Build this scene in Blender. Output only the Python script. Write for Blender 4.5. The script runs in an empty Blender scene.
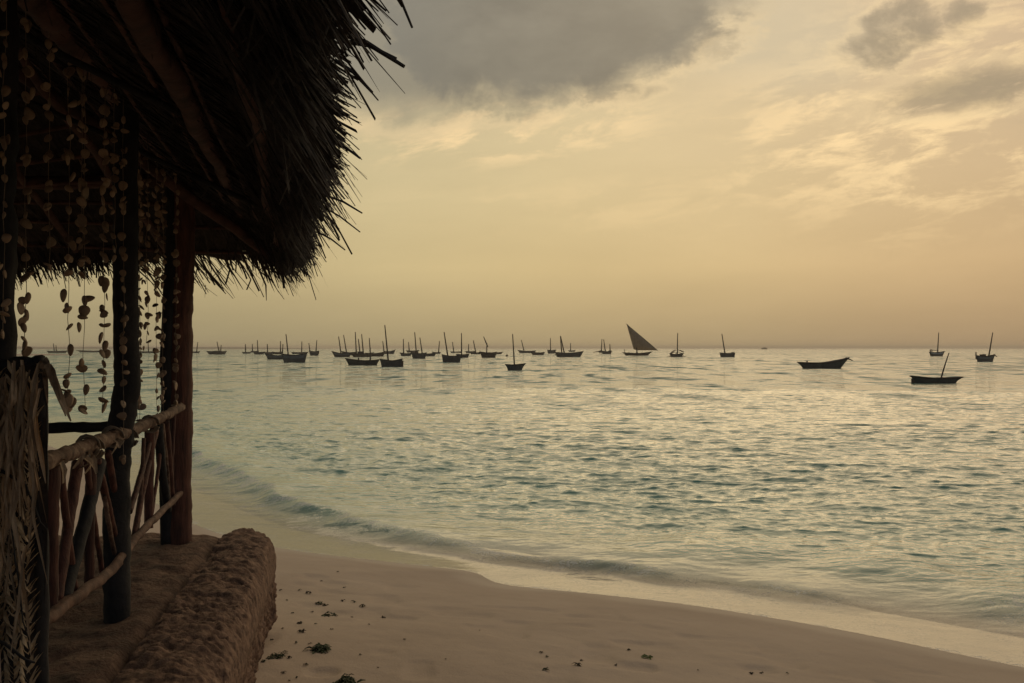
import bpy, math, random
import numpy as np
from mathutils import Vector, Matrix
random.seed(7); rng = np.random.default_rng(7)
R = math.radians
scene = bpy.context.scene
COL = scene.collection
F = 995.6; HZ = 348.0; EYE = 1.5; SEA = -1.5      # focal length in pixels, horizon row, eye and sea level
# ------------------------------------------------------------------ camera
cam = bpy.data.cameras.new('camera'); camo = bpy.data.objects.new('camera', cam); COL.objects.link(camo)
cam.lens = 35.0; cam.sensor_width = 36.0; cam.clip_start = 0.05; cam.clip_end = 80000
camo.location = (0, 0, EYE); camo.rotation_euler = (R(90 + 0.374), 0, 0)
scene.camera = camo
vs = scene.view_settings
vs.view_transform = 'Standard'; vs.look = 'None'; vs.gamma = 1.0; vs.exposure = 0.0; vs.use_curve_mapping = False
SUN_EL, SUN_AZ = 34.0, 15.0                        # azimuth to the right of the view direction
# ------------------------------------------------------------------ world
world = bpy.data.worlds.new('World'); scene.world = world; world.use_nodes = True

class NT:
    """small helper that writes node maths"""
    def __init__(self, tree): self.t = tree; self.n = tree.nodes; self.l = tree.links
    def new(self, typ, **kw):
        nd = self.n.new(typ)
        for k, v in kw.items(): setattr(nd, k, v)
        return nd
    def put(self, sock, v):
        if isinstance(v, bpy.types.NodeSocket): self.l.new(v, sock)
        elif v is not None:
            if hasattr(sock, 'default_value'):
                try: sock.default_value = v
                except Exception: sock.default_value = (*v, 1.0)
    def m(self, op, a, b=None, c=None, clamp=False):
        nd = self.new('ShaderNodeMath', operation=op); nd.use_clamp = clamp
        self.put(nd.inputs[0], a)
        if b is not None: self.put(nd.inputs[1], b)
        if c is not None: self.put(nd.inputs[2], c)
        return nd.outputs[0]
    def sstep(self, x, a, b, lo=0.0, hi=1.0):
        nd = self.new('ShaderNodeMapRange', interpolation_type='SMOOTHSTEP')
        self.put(nd.inputs['Value'], x); nd.inputs['From Min'].default_value = a; nd.inputs['From Max'].default_value = b
        nd.inputs['To Min'].default_value = lo; nd.inputs['To Max'].default_value = hi
        return nd.outputs['Result']
    def mix(self, f, a, b, blend='MIX'):
        nd = self.new('ShaderNodeMix', data_type='RGBA', blend_type=blend)
        self.put(nd.inputs[0], f); self.put(nd.inputs[6], a); self.put(nd.inputs[7], b)
        return nd.outputs[2]
    def xyz(self, x, y, z=0.0):
        nd = self.new('ShaderNodeCombineXYZ')
        self.put(nd.inputs[0], x); self.put(nd.inputs[1], y); self.put(nd.inputs[2], z)
        return nd.outputs[0]
    def noise(self, vec, scale, detail=4.0, rough=0.55, dist=0.0):
        nd = self.new('ShaderNodeTexNoise')
        if vec is not None: self.put(nd.inputs['Vector'], vec)
        nd.inputs['Scale'].default_value = scale; nd.inputs['Detail'].default_value = detail
        nd.inputs['Roughness'].default_value = rough; nd.inputs['Distortion'].default_value = dist
        return nd.outputs['Fac']
    def ramp(self, f, stops, interp='LINEAR'):
        nd = self.new('ShaderNodeValToRGB'); cr = nd.color_ramp; cr.interpolation = interp
        while len(cr.elements) < len(stops): cr.elements.new(0.5)
        for e, (p, c) in zip(cr.elements, stops): e.position = p; e.color = (*c, 1.0)
        self.put(nd.inputs[0], f); return nd.outputs[0]

def build_world():
    g = NT(world.node_tree); g.n.clear()
    out = g.new('ShaderNodeOutputWorld'); bg = g.new('ShaderNodeBackground')
    sky = g.new('ShaderNodeTexSky', sky_type='NISHITA'); sky.sun_disc = False
    sky.sun_elevation = R(SUN_EL); sky.sun_rotation = R(SUN_AZ); sky.dust_density = 4.0; sky.air_density = 2.0
    tc = g.new('ShaderNodeTexCoord'); sp = g.new('ShaderNodeSeparateXYZ'); g.l.new(tc.outputs['Generated'], sp.inputs[0])
    x, y, z = sp.outputs
    ys = g.m('MAXIMUM', y, 0.08)
    u = g.m('DIVIDE', x, ys); v = g.m('DIVIDE', z, ys)
    base = g.ramp(g.m('MAXIMUM', z, 0.0), [
        (0.0, (.44, .34, .185)), (.02, (.46, .355, .19)), (.08, (.61, .465, .237)), (.17, (.62, .485, .262)),
        (.32, (.60, .48, .285)), (.5, (.55, .45, .275)), (.7, (.30, .275, .22)), (1.0, (.22, .215, .20))])
    # the sky is dimmer and greener to the left, warmer to the right
    az = g.ramp(g.sstep(u, -0.55, 0.55), [(0, (.78, .84, .88)), (.33, (.95, .985, 1.0)), (.55, (1.0, 1.0, 1.0)), (.8, (1.0, .965, .98)), (1, (.93, .84, .88))])
    c = g.mix(1.0, base, az, 'MULTIPLY')
    # away from the sunset the dome is a dull blue grey
    back = g.sstep(y, 0.35, -0.35)
    c = g.mix(back, c, (.165, .18, .205, 1))
    # clouds, laid out by direction
    n1 = g.noise(g.xyz(u, g.m('MULTIPLY', v, 1.7)), 7.0, 8, .6, .15)
    n2 = g.noise(g.xyz(u, g.m('MULTIPLY', g.m('SUBTRACT', v, g.m('MULTIPLY', u, .16)), 3.2), 3.1), 11.0, 9, .66, .3)
    n3 = g.noise(g.xyz(g.m('ADD', u, g.m('MULTIPLY', v, -.8)), g.m('MULTIPLY', v, 4.5), 7.7), 4.0, 6, .6, .2)
    n4 = g.noise(g.xyz(u, g.m('MULTIPLY', v, 1.4), 11.3), 24.0, 6, .6, .2)
    n5 = g.noise(g.xyz(u, g.m('MULTIPLY', v, 1.25), 5.2), 13.0, 10, .66, .25)
    wob = g.m('ADD', g.m('MULTIPLY', g.m('SUBTRACT', n1, .5), .7), g.m('MULTIPLY', g.m('SUBTRACT', n5, .5), .75))
    def blob(px, py, rx, ry, tilt=0.0, k=1.0, lo=1.15, hi=.55):
        u0, v0 = (px - 512) / F, (HZ - py) / F
        du = g.m('SUBTRACT', u, u0); dv = g.m('SUBTRACT', g.m('SUBTRACT', v, v0), g.m('MULTIPLY', du, tilt))
        q = g.m('SQRT', g.m('ADD', g.m('POWER', g.m('ABSOLUTE', g.m('DIVIDE', du, rx / F)), 2.0), g.m('POWER', g.m('ABSOLUTE', g.m('DIVIDE', dv, ry / F)), 2.0)))
        return g.sstep(g.m('ADD', q, g.m('MULTIPLY', wob, k)), lo, hi)
    soft = g.m('MULTIPLY', g.m('SUBTRACT', n3, .5), .22)
    c = g.mix(1.0, c, g.xyz(g.m('ADD', 1.0, soft), g.m('ADD', 1.0, soft), g.m('ADD', 1.0, soft)), 'MULTIPLY')
    # lit wisps: below the dark bank, and over the right of the sky
    wisp = g.sstep(n2, .44, .64)
    zoneA = blob(500, 128, 190, 40, .06, .5, 1.2, .3)
    zoneB = blob(930, 105, 270, 150, .12, .5, 1.1, .3)
    zoneC = blob(640, 205, 330, 40, .0, .3, 1.1, .2)
    zone = g.m('MAXIMUM', g.m('MAXIMUM', zoneA, zoneB), g.m('MULTIPLY', zoneC, .25))
    c = g.mix(g.m('MULTIPLY', g.m('MULTIPLY', wisp, zone), .9), c, (.93, .67, .35, 1))
    greyw = g.m('MULTIPLY', g.sstep(n3, .52, .72), zoneB)
    c = g.mix(g.m('MULTIPLY', greyw, .4), c, (.40, .31, .20, 1))
    # dark clouds
    dark = blob(545, 5, 225, 108, .10, .9, 1.12, .66)
    dark = g.m('MAXIMUM', dark, g.m('MULTIPLY', blob(400, 30, 150, 100, .0, .6, 1.2, .5), .85))
    brk = g.sstep(g.m('ADD', g.m('MULTIPLY', n5, .6), g.m('MULTIPLY', n4, .4)), .38, .56)
    c = g.mix(g.m('MULTIPLY', blob(770, 30, 150, 80, 0, .6, 1.2, .2), .55), c, (.46, .40, .28, 1))
    sm = g.m('MULTIPLY', blob(905, 24, 62, 44, .35, 2.7, 1.0, .15), .95)
    sm = g.m('MAXIMUM', sm, g.m('MULTIPLY', blob(975, 8, 60, 34, .1, 2.7, 1.0, .15), .8))
    sm = g.m('MAXIMUM', sm, g.m('MULTIPLY', blob(705, 42, 74, 52, .35, 2.6, 1.0, .2), .85))
    sm = g.m('MAXIMUM', sm, g.m('MULTIPLY', blob(625, 92, 80, 15, .1, 2.0, 1.0, .4), .5))
    sm = g.m('MULTIPLY', sm, g.m('ADD', .55, g.m('MULTIPLY', brk, .45)))
    streak = g.m('MULTIPLY', blob(1000, 84, 175, 34, .17, .9, 1.15, .1), g.sstep(n2, .26, .50))
    sm = g.m('MAXIMUM', sm, g.m('MULTIPLY', streak, .75))
    rim = g.m('MULTIPLY', g.m('MULTIPLY', g.sstep(sm, .0, .25), g.sstep(sm, .55, .2)), .35)
    c = g.mix(g.m('MULTIPLY', g.sstep(sm, .08, .90), .85), c, (.215, .172, .118, 1))
    c = g.mix(rim, c, (.80, .60, .33, 1))
    dcol = g.mix(g.sstep(n1, .30, .74), (.100, .096, .082, 1), (.175, .162, .13, 1))
    dcol = g.mix(g.sstep(u, -.02, -.16), dcol, (.155, .15, .13, 1))
    rim = g.m('MULTIPLY', g.m('MULTIPLY', g.sstep(dark, .0, .15), g.sstep(dark, .45, .12)), g.sstep(v, .36, .24, 0.15, .6))
    c = g.mix(g.m('MULTIPLY', dark, .95), c, dcol)
    c = g.mix(rim, c, (.74, .56, .31, 1))
    # the physical sky shows through the veil a little
    c10 = g.mix(1.0, c, (10, 10, 10, 1), 'MULTIPLY')
    below = g.sstep(z, -.002, -.03)
    c10 = g.mix(below, c10, (.9, .85, .7, 1))
    fin = g.mix(0.06, c10, sky.outputs[0])
    g.l.new(fin, bg.inputs[0]); bg.inputs[1].default_value = 0.1
    g.l.new(bg.outputs[0], out.inputs[0])
build_world()
sun = bpy.data.lights.new('sun', 'SUN'); suno = bpy.data.objects.new('sun', sun); COL.objects.link(suno)
sun.energy = 0.72; sun.angle = R(62); sun.color = (1.0, .76, .46)
sd = Vector((math.sin(R(SUN_AZ)) * math.cos(R(SUN_EL)), math.cos(R(SUN_AZ)) * math.cos(R(SUN_EL)), math.sin(R(SUN_EL))))
suno.rotation_euler = sd.to_track_quat('Z', 'Y').to_euler()

# ------------------------------------------------------------------ helpers
def pix(px, py, d): return Vector(((px - 512) / F * d, d, EYE + (HZ - py) / F * d))

def tag(o, label=None, cat=None, group=None, kind=None):
    if label: o['label'] = label
    if cat: o['category'] = cat
    if group: o['group'] = group
    if kind: o['kind'] = kind
    return o

class MB:
    """collects shapes; build() links them as one mesh object"""
    def __init__(self): self.v = []; self.f = []; self.k = 0
    def add(self, verts, faces):
        self.v.extend([tuple(p) for p in verts]); k = self.k
        self.f.extend([tuple(i + k for i in q) for q in faces]); self.k += len(verts)
    def tube(self, pts, radii, sides=8, cap=True, flat=1.0):
        pts = [Vector(p) for p in pts]; n = len(pts)
        if not hasattr(radii, '__len__'): radii = [radii] * n
        vs_, fs = [], []
        t0 = (pts[-1] - pts[0]).normalized()
        ref = Vector((0, 0, 1)) if abs(t0.z) < .8 else Vector((0, 1, 0))
        for i, p in enumerate(pts):
            t = (pts[min(i + 1, n - 1)] - pts[max(i - 1, 0)]).normalized()
            a = t.cross(ref).normalized(); b = t.cross(a).normalized()
            for s in range(sides):
                w = 2 * math.pi * s / sides
                vs_.append(p + (a * math.cos(w) + b * math.sin(w) * flat) * radii[i])
        for i in range(n - 1):
            for s in range(sides):
                s2 = (s + 1) % sides
                fs.append((i * sides + s, i * sides + s2, (i + 1) * sides + s2, (i + 1) * sides + s))
        if cap:
            fs.append(tuple(range(sides))[::-1]); fs.append(tuple((n - 1) * sides + s for s in range(sides)))
        self.add(vs_, fs)
    def ribbon(self, pts, widths, side, fold=0.0):
        """leaf blade: a strip with a folded midrib"""
        pts = [Vector(p) for p in pts]; side = Vector(side).normalized(); vs_, fs = [], []
        t = (pts[-1] - pts[0]).normalized(); up = side.cross(t)
        for p, w in zip(pts, widths):
            vs_ += [p - side * w, p + up * (fold * w), p + side * w]
        for i in range(len(pts) - 1):
            a = i * 3; fs += [(a, a + 1, a + 4, a + 3), (a + 1, a + 2, a + 5, a + 4)]
        self.add(vs_, fs)
    def box(self, c, s, rz=0.0):
        cx, cy, cz = c; hx, hy, hz = s[0] / 2, s[1] / 2, s[2] / 2; ca, sa = math.cos(rz), math.sin(rz)
        vs_ = []
        for dz in (-hz, hz):
            for dx, dy in ((-hx, -hy), (hx, -hy), (hx, hy), (-hx, hy)):
                vs_.append((cx + dx * ca - dy * sa, cy + dx * sa + dy * ca, cz + dz))
        self.add(vs_, [(3, 2, 1, 0), (4, 5, 6, 7), (0, 1, 5, 4), (1, 2, 6, 5), (2, 3, 7, 6), (3, 0, 4, 7)])
    def build(self, name, mat, parent=None, smooth=False):
        me = bpy.data.meshes.new(name); me.from_pydata(self.v, [], self.f); me.update()
        o = bpy.data.objects.new(name, me); COL.objects.link(o)
        if mat: me.materials.append(mat)
        if smooth: me.polygons.foreach_set('use_smooth', [True] * len(me.polygons))
        if parent: adopt(o, parent)
        return o

LOCAL = False                                      # True while parts are modelled in their thing's own space
def adopt(o, parent):
    o.parent = parent
    if LOCAL: return
    par = parent; T = Matrix.Identity(4)
    while par: T = par.matrix_basis @ T; par = par.parent
    o.matrix_basis = T.inverted() @ o.matrix_basis

def bake_origin(o, loc):
    """move a mesh object's origin to loc without moving the mesh"""
    o.data.transform(Matrix.Translation(-Vector(loc))); o.location = loc

def empty(name, loc, rz=0.0):
    e = bpy.data.objects.new(name, None); COL.objects.link(e); e.location = loc; e.rotation_euler = (0, 0, rz)
    e.empty_display_size = .2
    return e

def grid_mesh(name, X, Y, Z, keep=None, mat=None, attrs=None):
    """X, Y, Z are 2-D arrays; keep masks the quads"""
    nr, nc = X.shape
    idx = np.arange(nr * nc).reshape(nr, nc)
    q = np.stack([idx[:-1, :-1], idx[:-1, 1:], idx[1:, 1:], idx[1:, :-1]], -1).reshape(-1, 4)
    if keep is not None: q = q[keep.reshape(-1)]
    used = np.zeros(nr * nc, bool); used[q.reshape(-1)] = True
    remap = np.cumsum(used) - 1; q = remap[q]
    co = np.stack([X, Y, Z], -1).reshape(-1, 3)[used].astype(np.float32)
    me = bpy.data.meshes.new(name); me.vertices.add(len(co)); me.vertices.foreach_set('co', co.reshape(-1))
    me.loops.add(q.size); me.loops.foreach_set('vertex_index', q.reshape(-1).astype(np.int32))
    me.polygons.add(len(q)); me.polygons.foreach_set('loop_start', (np.arange(len(q)) * 4).astype(np.int32))
    me.update(calc_edges=True)
    me.polygons.foreach_set('use_smooth', np.ones(len(q), bool))
    for k, a in (attrs or {}).items():
        at = me.attributes.new(k, 'FLOAT', 'POINT'); at.data.foreach_set('value', a.reshape(-1)[used].astype(np.float32))
    o = bpy.data.objects.new(name, me); COL.objects.link(o)
    if mat: me.materials.append(mat)
    return o

def vnoise(x, y, z=0.0, seed=0):
    """smooth value noise on arrays, 0..1"""
    x = np.asarray(x, float); y = np.asarray(y, float); z = np.asarray(z, float) + 0 * x
    xi, yi, zi = np.floor(x).astype(np.int64), np.floor(y).astype(np.int64), np.floor(z).astype(np.int64)
    fx, fy, fz = x - xi, y - yi, z - zi
    fx, fy, fz = [f * f * f * (f * (f * 6 - 15) + 10) for f in (fx, fy, fz)]
    def h(a, b, c):
        n = (a * 374761393 + b * 668265263 + c * 2147483647 + seed * 1442695041) & 0xFFFFFFFF
        n = ((n ^ (n >> 13)) * 1274126177) & 0xFFFFFFFF
        n = ((n ^ (n >> 16)) * 2246822519) & 0xFFFFFFFF
        return ((n ^ (n >> 15)) & 0xFFFF) / 65535.0
    r = 0
    for dx in (0, 1):
        for dy in (0, 1):
            for dz in (0, 1):
                w = (fx if dx else 1 - fx) * (fy if dy else 1 - fy) * (fz if dz else 1 - fz)
                r = r + w * h(xi + dx, yi + dy, zi + dz)
    return r

def fbm(x, y, z=0.0, oct=4, seed=0, gain=.5):
    s = 0; a = 1; t = 0
    for k in range(oct):
        s = s + a * vnoise(x * 2 ** k, y * 2 ** k, np.asarray(z) * 2 ** k, seed + k); t += a; a *= gain
    return s / t

# ------------------------------------------------------------------ materials
def mat_noise(name, c1, c2, scale=6.0, rough=.8, bump=.3, bscale=None, stretch=(1, 1, 1), spec=.3, detail=6, c3=None, coord='Object', bdist=.02, rand=0.0):
    m = bpy.data.materials.new(name); m.use_nodes = True
    g = NT(m.node_tree); p = g.n['Principled BSDF']
    tc = g.new('ShaderNodeTexCoord'); mp = g.new('ShaderNodeMapping'); g.l.new(tc.outputs[coord], mp.inputs[0]); mp.inputs['Scale'].default_value = stretch
    n = g.noise(mp.outputs[0], scale, detail, .62)
    stops = [(.32, c1), (.66, c2)] if c3 is None else [(.3, c1), (.52, c2), (.7, c3)]
    c = g.ramp(n, stops)
    if rand:
        oi = g.new('ShaderNodeObjectInfo')
        k = g.m('ADD', 1.0 - rand, g.m('MULTIPLY', oi.outputs['Random'], 2 * rand))
        c = g.mix(1.0, c, g.xyz(k, k, k), 'MULTIPLY')
    g.l.new(c, p.inputs['Base Color'])
    p.inputs['Roughness'].default_value = rough; p.inputs['Specular IOR Level'].default_value = spec
    if bump:
        b = g.new('ShaderNodeBump'); b.inputs['Strength'].default_value = bump; b.inputs['Distance'].default_value = bdist
        g.l.new(g.noise(mp.outputs[0], bscale or scale * 3, 6, .6), b.inputs['Height']); g.l.new(b.outputs[0], p.inputs['Normal'])
    return m

M = {}
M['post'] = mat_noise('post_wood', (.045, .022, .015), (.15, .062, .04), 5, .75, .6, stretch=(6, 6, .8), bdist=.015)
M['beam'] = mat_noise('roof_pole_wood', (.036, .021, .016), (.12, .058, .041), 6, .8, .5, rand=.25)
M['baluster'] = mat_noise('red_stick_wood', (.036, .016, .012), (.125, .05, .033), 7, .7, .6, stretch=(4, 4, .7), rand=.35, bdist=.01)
M['bark'] = mat_noise('mottled_bark_rail', (.035, .02, .015), (.14, .085, .057), 16, .8, .7, c3=(.30, .22, .155), bdist=.015)
M['lowrail'] = mat_noise('peeled_rail', (.045, .022, .015), (.11, .06, .04), 10, .8, .6, c3=(.19, .115, .078), bdist=.012)
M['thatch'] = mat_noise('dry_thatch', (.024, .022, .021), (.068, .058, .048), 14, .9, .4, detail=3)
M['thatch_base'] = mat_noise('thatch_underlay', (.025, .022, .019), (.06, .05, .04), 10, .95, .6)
M['leaf'] = mat_noise('dry_palm_leaf', (.15, .10, .06), (.54, .41, .27), 11, .75, .4, stretch=(3, 3, .6), rand=.5)
M['weave'] = mat_noise('plaited_palm', (.24, .175, .105), (.62, .49, .32), 13, .8, .5)
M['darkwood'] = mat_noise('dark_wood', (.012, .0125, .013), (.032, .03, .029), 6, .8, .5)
M['shell'] = mat_noise('sea_shell', (.16, .10, .058), (.43, .31, .20), 40, .5, .3, rand=.35, bscale=120, bdist=.002)
M['cord'] = mat_noise('thin_cord', (.18, .14, .10), (.30, .24, .17), 30, .9, 0)
M['stone'] = mat_noise('coral_stone', (.045, .026, .018), (.165, .10, .067), 16, .92, .75, c3=(.27, .175, .118), bscale=40, bdist=.016, detail=9)
M['earth'] = mat_noise('trodden_earth', (.04, .023, .016), (.125, .074, .05), 4.6, .95, 1.0, c3=(.19, .12, .08), bscale=30, bdist=.03)
M['hull'] = mat_noise('tarred_hull', (.07, .062, .055), (.13, .115, .10), 2, .7, .2, rand=.3)
M['hullgrey'] = mat_noise('grey_paint_hull', (.14, .13, .12), (.24, .23, .21), 2, .7, .2)
M['hullbrown'] = mat_noise('brown_hull', (.08, .055, .04), (.15, .105, .075), 2, .7, .2, rand=.3)
M['spar'] = mat_noise('mast_pole', (.035, .026, .02), (.085, .06, .045), 3, .8, 0, rand=.3)
M['deck'] = mat_noise('boat_deck', (.10, .085, .065), (.22, .185, .14), 3, .85, 0)
M['whitepaint'] = mat_noise('faded_white_paint', (.35, .34, .32), (.5, .49, .46), 3, .7, 0)
M['rope'] = mat_noise('mooring_rope', (.10, .085, .06), (.2, .17, .13), 12, .9, 0)
M['weed'] = mat_noise('seaweed', (.015, .022, .008), (.06, .075, .025), 30, .7, .3, rand=.3)
M['debris'] = mat_noise('beach_debris', (.03, .024, .014), (.10, .08, .045), 30, .85, .3, rand=.5)
M['greenleaf'] = mat_noise('green_leaf', (.07, .09, .02), (.16, .17, .05), 20, .6, .2)
M['skin'] = mat_noise('skin', (.06, .035, .022), (.08, .05, .033), 8, .6, 0)
M['cloth'] = mat_noise('dark_cloth', (.03, .03, .035), (.06, .06, .065), 8, .9, 0)

def sail_mat():
    m = bpy.data.materials.new('sail_canvas'); m.use_nodes = True; g = NT(m.node_tree); p = g.n['Principled BSDF']
    tc = g.new('ShaderNodeTexCoord'); n = g.noise(tc.outputs['Object'], .8, 5, .6)
    sp = g.new('ShaderNodeSeparateXYZ'); g.l.new(tc.outputs['Object'], sp.inputs[0])
    seam = g.sstep(g.m('PINGPONG', sp.outputs[0], .55), .06, 0.0)
    c = g.mix(g.m('MULTIPLY', seam, .45), g.ramp(n, [(.3, (.34, .275, .21)), (.7, (.48, .40, .32))]), (.10, .08, .06, 1))
    g.l.new(c, p.inputs['Base Color']); p.inputs['Roughness'].default_value = .9; p.inputs['Specular IOR Level'].default_value = .1
    tr = g.new('ShaderNodeBsdfTranslucent'); g.l.new(c, tr.inputs[0]); mx = g.new('ShaderNodeMixShader'); mx.inputs[0].default_value = .6
    g.l.new(p.outputs[0], mx.inputs[1]); g.l.new(tr.outputs[0], mx.inputs[2]); g.l.new(mx.outputs[0], g.n['Material Output'].inputs[0])
    return m
M['sail'] = sail_mat()

def sand_mat():
    m = bpy.data.materials.new('beach_sand'); m.use_nodes = True; g = NT(m.node_tree); p = g.n['Principled BSDF']
    tc = g.new('ShaderNodeTexCoord'); P = tc.outputs['Object']
    n1 = g.noise(P, .9, 5, .6); n2 = g.noise(P, 60.0, 3, .6); n3 = g.noise(P, 7.0, 5, .65)
    c = g.ramp(n1, [(.3, (.36, .285, .217)), (.7, (.415, .332, .256))])
    c = g.mix(g.m('MULTIPLY', g.sstep(n3, .55, .75), .22), c, (.30, .215, .15, 1))
    c = g.mix(g.m('MULTIPLY', g.sstep(n2, .62, .75), .35), c, (.25, .18, .125, 1))
    at = g.new('ShaderNodeAttribute'); at.attribute_name = 'wet'
    wet = at.outputs['Fac']
    c = g.mix(wet, c, g.mix(1.0, c, (.78, .77, .77, 1), 'MULTIPLY'))
    g.l.new(c, p.inputs['Base Color'])
    g.l.new(g.sstep(wet, 0, 1, .92, .62), p.inputs['Roughness'])
    g.l.new(g.sstep(wet, 0, 1, .15, .28), p.inputs['Specular IOR Level'])
    b = g.new('ShaderNodeBump'); b.inputs['Distance'].default_value = .02
    g.l.new(g.sstep(wet, 0, 1, .55, .08), b.inputs['Strength'])
    h = g.m('ADD', g.m('MULTIPLY', n3, 1.0), g.m('MULTIPLY', n2, .35)); g.l.new(h, b.inputs['Height']); g.l.new(b.outputs[0], p.inputs['Normal'])
    return m
M['sand'] = sand_mat()

def water_mat():
    m = bpy.data.materials.new('sea_water'); m.use_nodes = True; g = NT(m.node_tree); p = g.n['Principled BSDF']
    tc = g.new('ShaderNodeTexCoord'); P = tc.outputs['Object']
    def attr(n):
        a = g.new('ShaderNodeAttribute'); a.attribute_name = n; return a.outputs['Fac']
    deep, foam, calm = attr('deep'), attr('foam'), attr('calm')
    mp = g.new('ShaderNodeMapping'); g.l.new(P, mp.inputs[0]); mp.inputs['Scale'].default_value = (.55, 1.0, 1.0)
    n1 = g.noise(mp.outputs[0], 2.6, 4, .6, .3); n2 = g.noise(mp.outputs[0], .45, 4, .6, .3)
    h = g.m('ADD', g.m('MULTIPLY', n1, .07), g.m('MULTIPLY', n2, .30))
    b = g.new('ShaderNodeBump'); b.inputs['Distance'].default_value = 1.0
    g.l.new(g.m('SUBTRACT', 1.0, g.m('MULTIPLY', calm, .93)), b.inputs['Strength']); g.l.new(h, b.inputs['Height'])
    # beyond the reach of the modelled waves the chop tilts the surface directly
    far = attr('far')
    def slopes(sc, st):
        mq = g.new('ShaderNodeMapping'); g.l.new(P, mq.inputs[0]); mq.inputs['Scale'].default_value = st
        nd = g.new('ShaderNodeTexNoise'); g.l.new(mq.outputs[0], nd.inputs['Vector']); nd.inputs['Scale'].default_value = sc; nd.inputs['Detail'].default_value = 3; nd.inputs['Roughness'].default_value = .55
        sp_ = g.new('ShaderNodeSeparateColor'); g.l.new(nd.outputs['Color'], sp_.inputs[0])
        return g.m('SUBTRACT', sp_.outputs[0], .5), g.m('SUBTRACT', sp_.outputs[1], .5)
    ax, ay = slopes(.9, (.5, .8, 1)); bx_, by_ = slopes(.75, (.8, .35, 1)); cx_, cy_ = slopes(.26, (1, .22, 1))
    gu = g.m('MULTIPLY', far, g.sstep(g.noise(P, .018, 5, .65), .34, .64, .5, 1.35))
    sx = g.m('MULTIPLY', g.m('ADD', g.m('MULTIPLY', ax, .7), g.m('MULTIPLY', bx_, .5)), gu)
    # shoaling waves lean their steep faces towards the shore
    sy = g.m('ADD', g.m('ADD', g.m('MULTIPLY', ay, 1.2), g.m('MULTIPLY', by_, 1.8)), g.m('MULTIPLY', cy_, 2.2))
    sy = g.m('MULTIPLY', g.m('MULTIPLY', g.m('MAXIMUM', g.m('ADD', sy, .13), 0.0), -1.0), gu)
    va = g.new('ShaderNodeVectorMath', operation='ADD'); g.l.new(b.outputs[0], va.inputs[0]); g.l.new(g.xyz(sx, sy, 0.0), va.inputs[1])
    vn = g.new('ShaderNodeVectorMath', operation='NORMALIZE'); g.l.new(va.outputs[0], vn.inputs[0])
    NRM = vn.outputs[0]
    patch = g.noise(P, .035, 4, .6)
    teal = g.mix(g.sstep(patch, .35, .65), (.075, .19, .15, 1), (.115, .245, .19, 1))
    teal = g.mix(attr('near'), teal, (.17, .345, .265, 1))        # pale sand stirred up and seen through the shallows
    g.l.new(teal, p.inputs['Base Color']); p.inputs['Roughness'].default_value = .04; p.inputs['IOR'].default_value = 1.36
    g.l.new(NRM, p.inputs['Normal'])
    tr = g.new('ShaderNodeBsdfTransparent'); tr.inputs[0].default_value = (.86, .90, .84, 1)
    gl = g.new('ShaderNodeBsdfGlossy'); gl.inputs['Roughness'].default_value = .08; g.l.new(b.outputs[0], gl.inputs['Normal'])
    fr = g.new('ShaderNodeFresnel'); fr.inputs[0].default_value = 1.42; g.l.new(b.outputs[0], fr.inputs['Normal'])
    sh = g.new('ShaderNodeMixShader'); g.l.new(fr.outputs[0], sh.inputs[0]); g.l.new(tr.outputs[0], sh.inputs[1]); g.l.new(gl.outputs[0], sh.inputs[2])
    mx = g.new('ShaderNodeMixShader'); g.l.new(deep, mx.inputs[0]); g.l.new(sh.outputs[0], mx.inputs[1]); g.l.new(p.outputs[0], mx.inputs[2])
    # foam
    fn = g.noise(P, 13.0, 8, .75, 1.2); fn2 = g.noise(P, 2.2, 4, .6, .5)
    f = g.m('MULTIPLY', g.sstep(g.m('ADD', g.m('MULTIPLY', fn, .6), g.m('MULTIPLY', fn2, .4)), .47, .62), foam, clamp=True)
    df = g.new('ShaderNodeBsdfDiffuse'); df.inputs[0].default_value = (.66, .62, .56, 1)
    m2 = g.new('ShaderNodeMixShader'); g.l.new(f, m2.inputs[0]); g.l.new(mx.outputs[0], m2.inputs[1]); g.l.new(df.outputs[0], m2.inputs[2])
    g.l.new(m2.outputs[0], g.n['Material Output'].inputs[0])
    return m
M['water'] = water_mat()

# ------------------------------------------------------------------ shore geometry
def sea_pt(px, py):
    d = (EYE - SEA) * F / (py - HZ); return ((px - 512) / F * d, d)
def smooth_line(pts, n=8):
    P = np.array(pts, float); out = []
    for i in range(len(P) - 1):
        p0, p1, p2, p3 = P[max(i - 1, 0)], P[i], P[i + 1], P[min(i + 2, len(P) - 1)]
        for t in np.linspace(0, 1, n, endpoint=False):
            out.append(.5 * (2 * p1 + (p2 - p0) * t + (2 * p0 - 5 * p1 + 4 * p2 - p3) * t * t + (3 * p1 - p0 - 3 * p2 + p3) * t ** 3))
    out.append(P[-1]); return np.array(out)
SHORE = smooth_line([(-400, 420), (-120, 150), (-45, 68), (-22, 41), (-14.5, 31), (-9.0, 22.5)] +
                    [sea_pt(*q) for q in ((195, 524), (275, 547), (400, 563), (470, 571), (505, 584), (600, 594), (700, 606), (850, 632), (1024, 667))] +
                    [(7.2, 7.2), (11, 3), (17, -6), (30, -30), (80, -120)])
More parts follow.
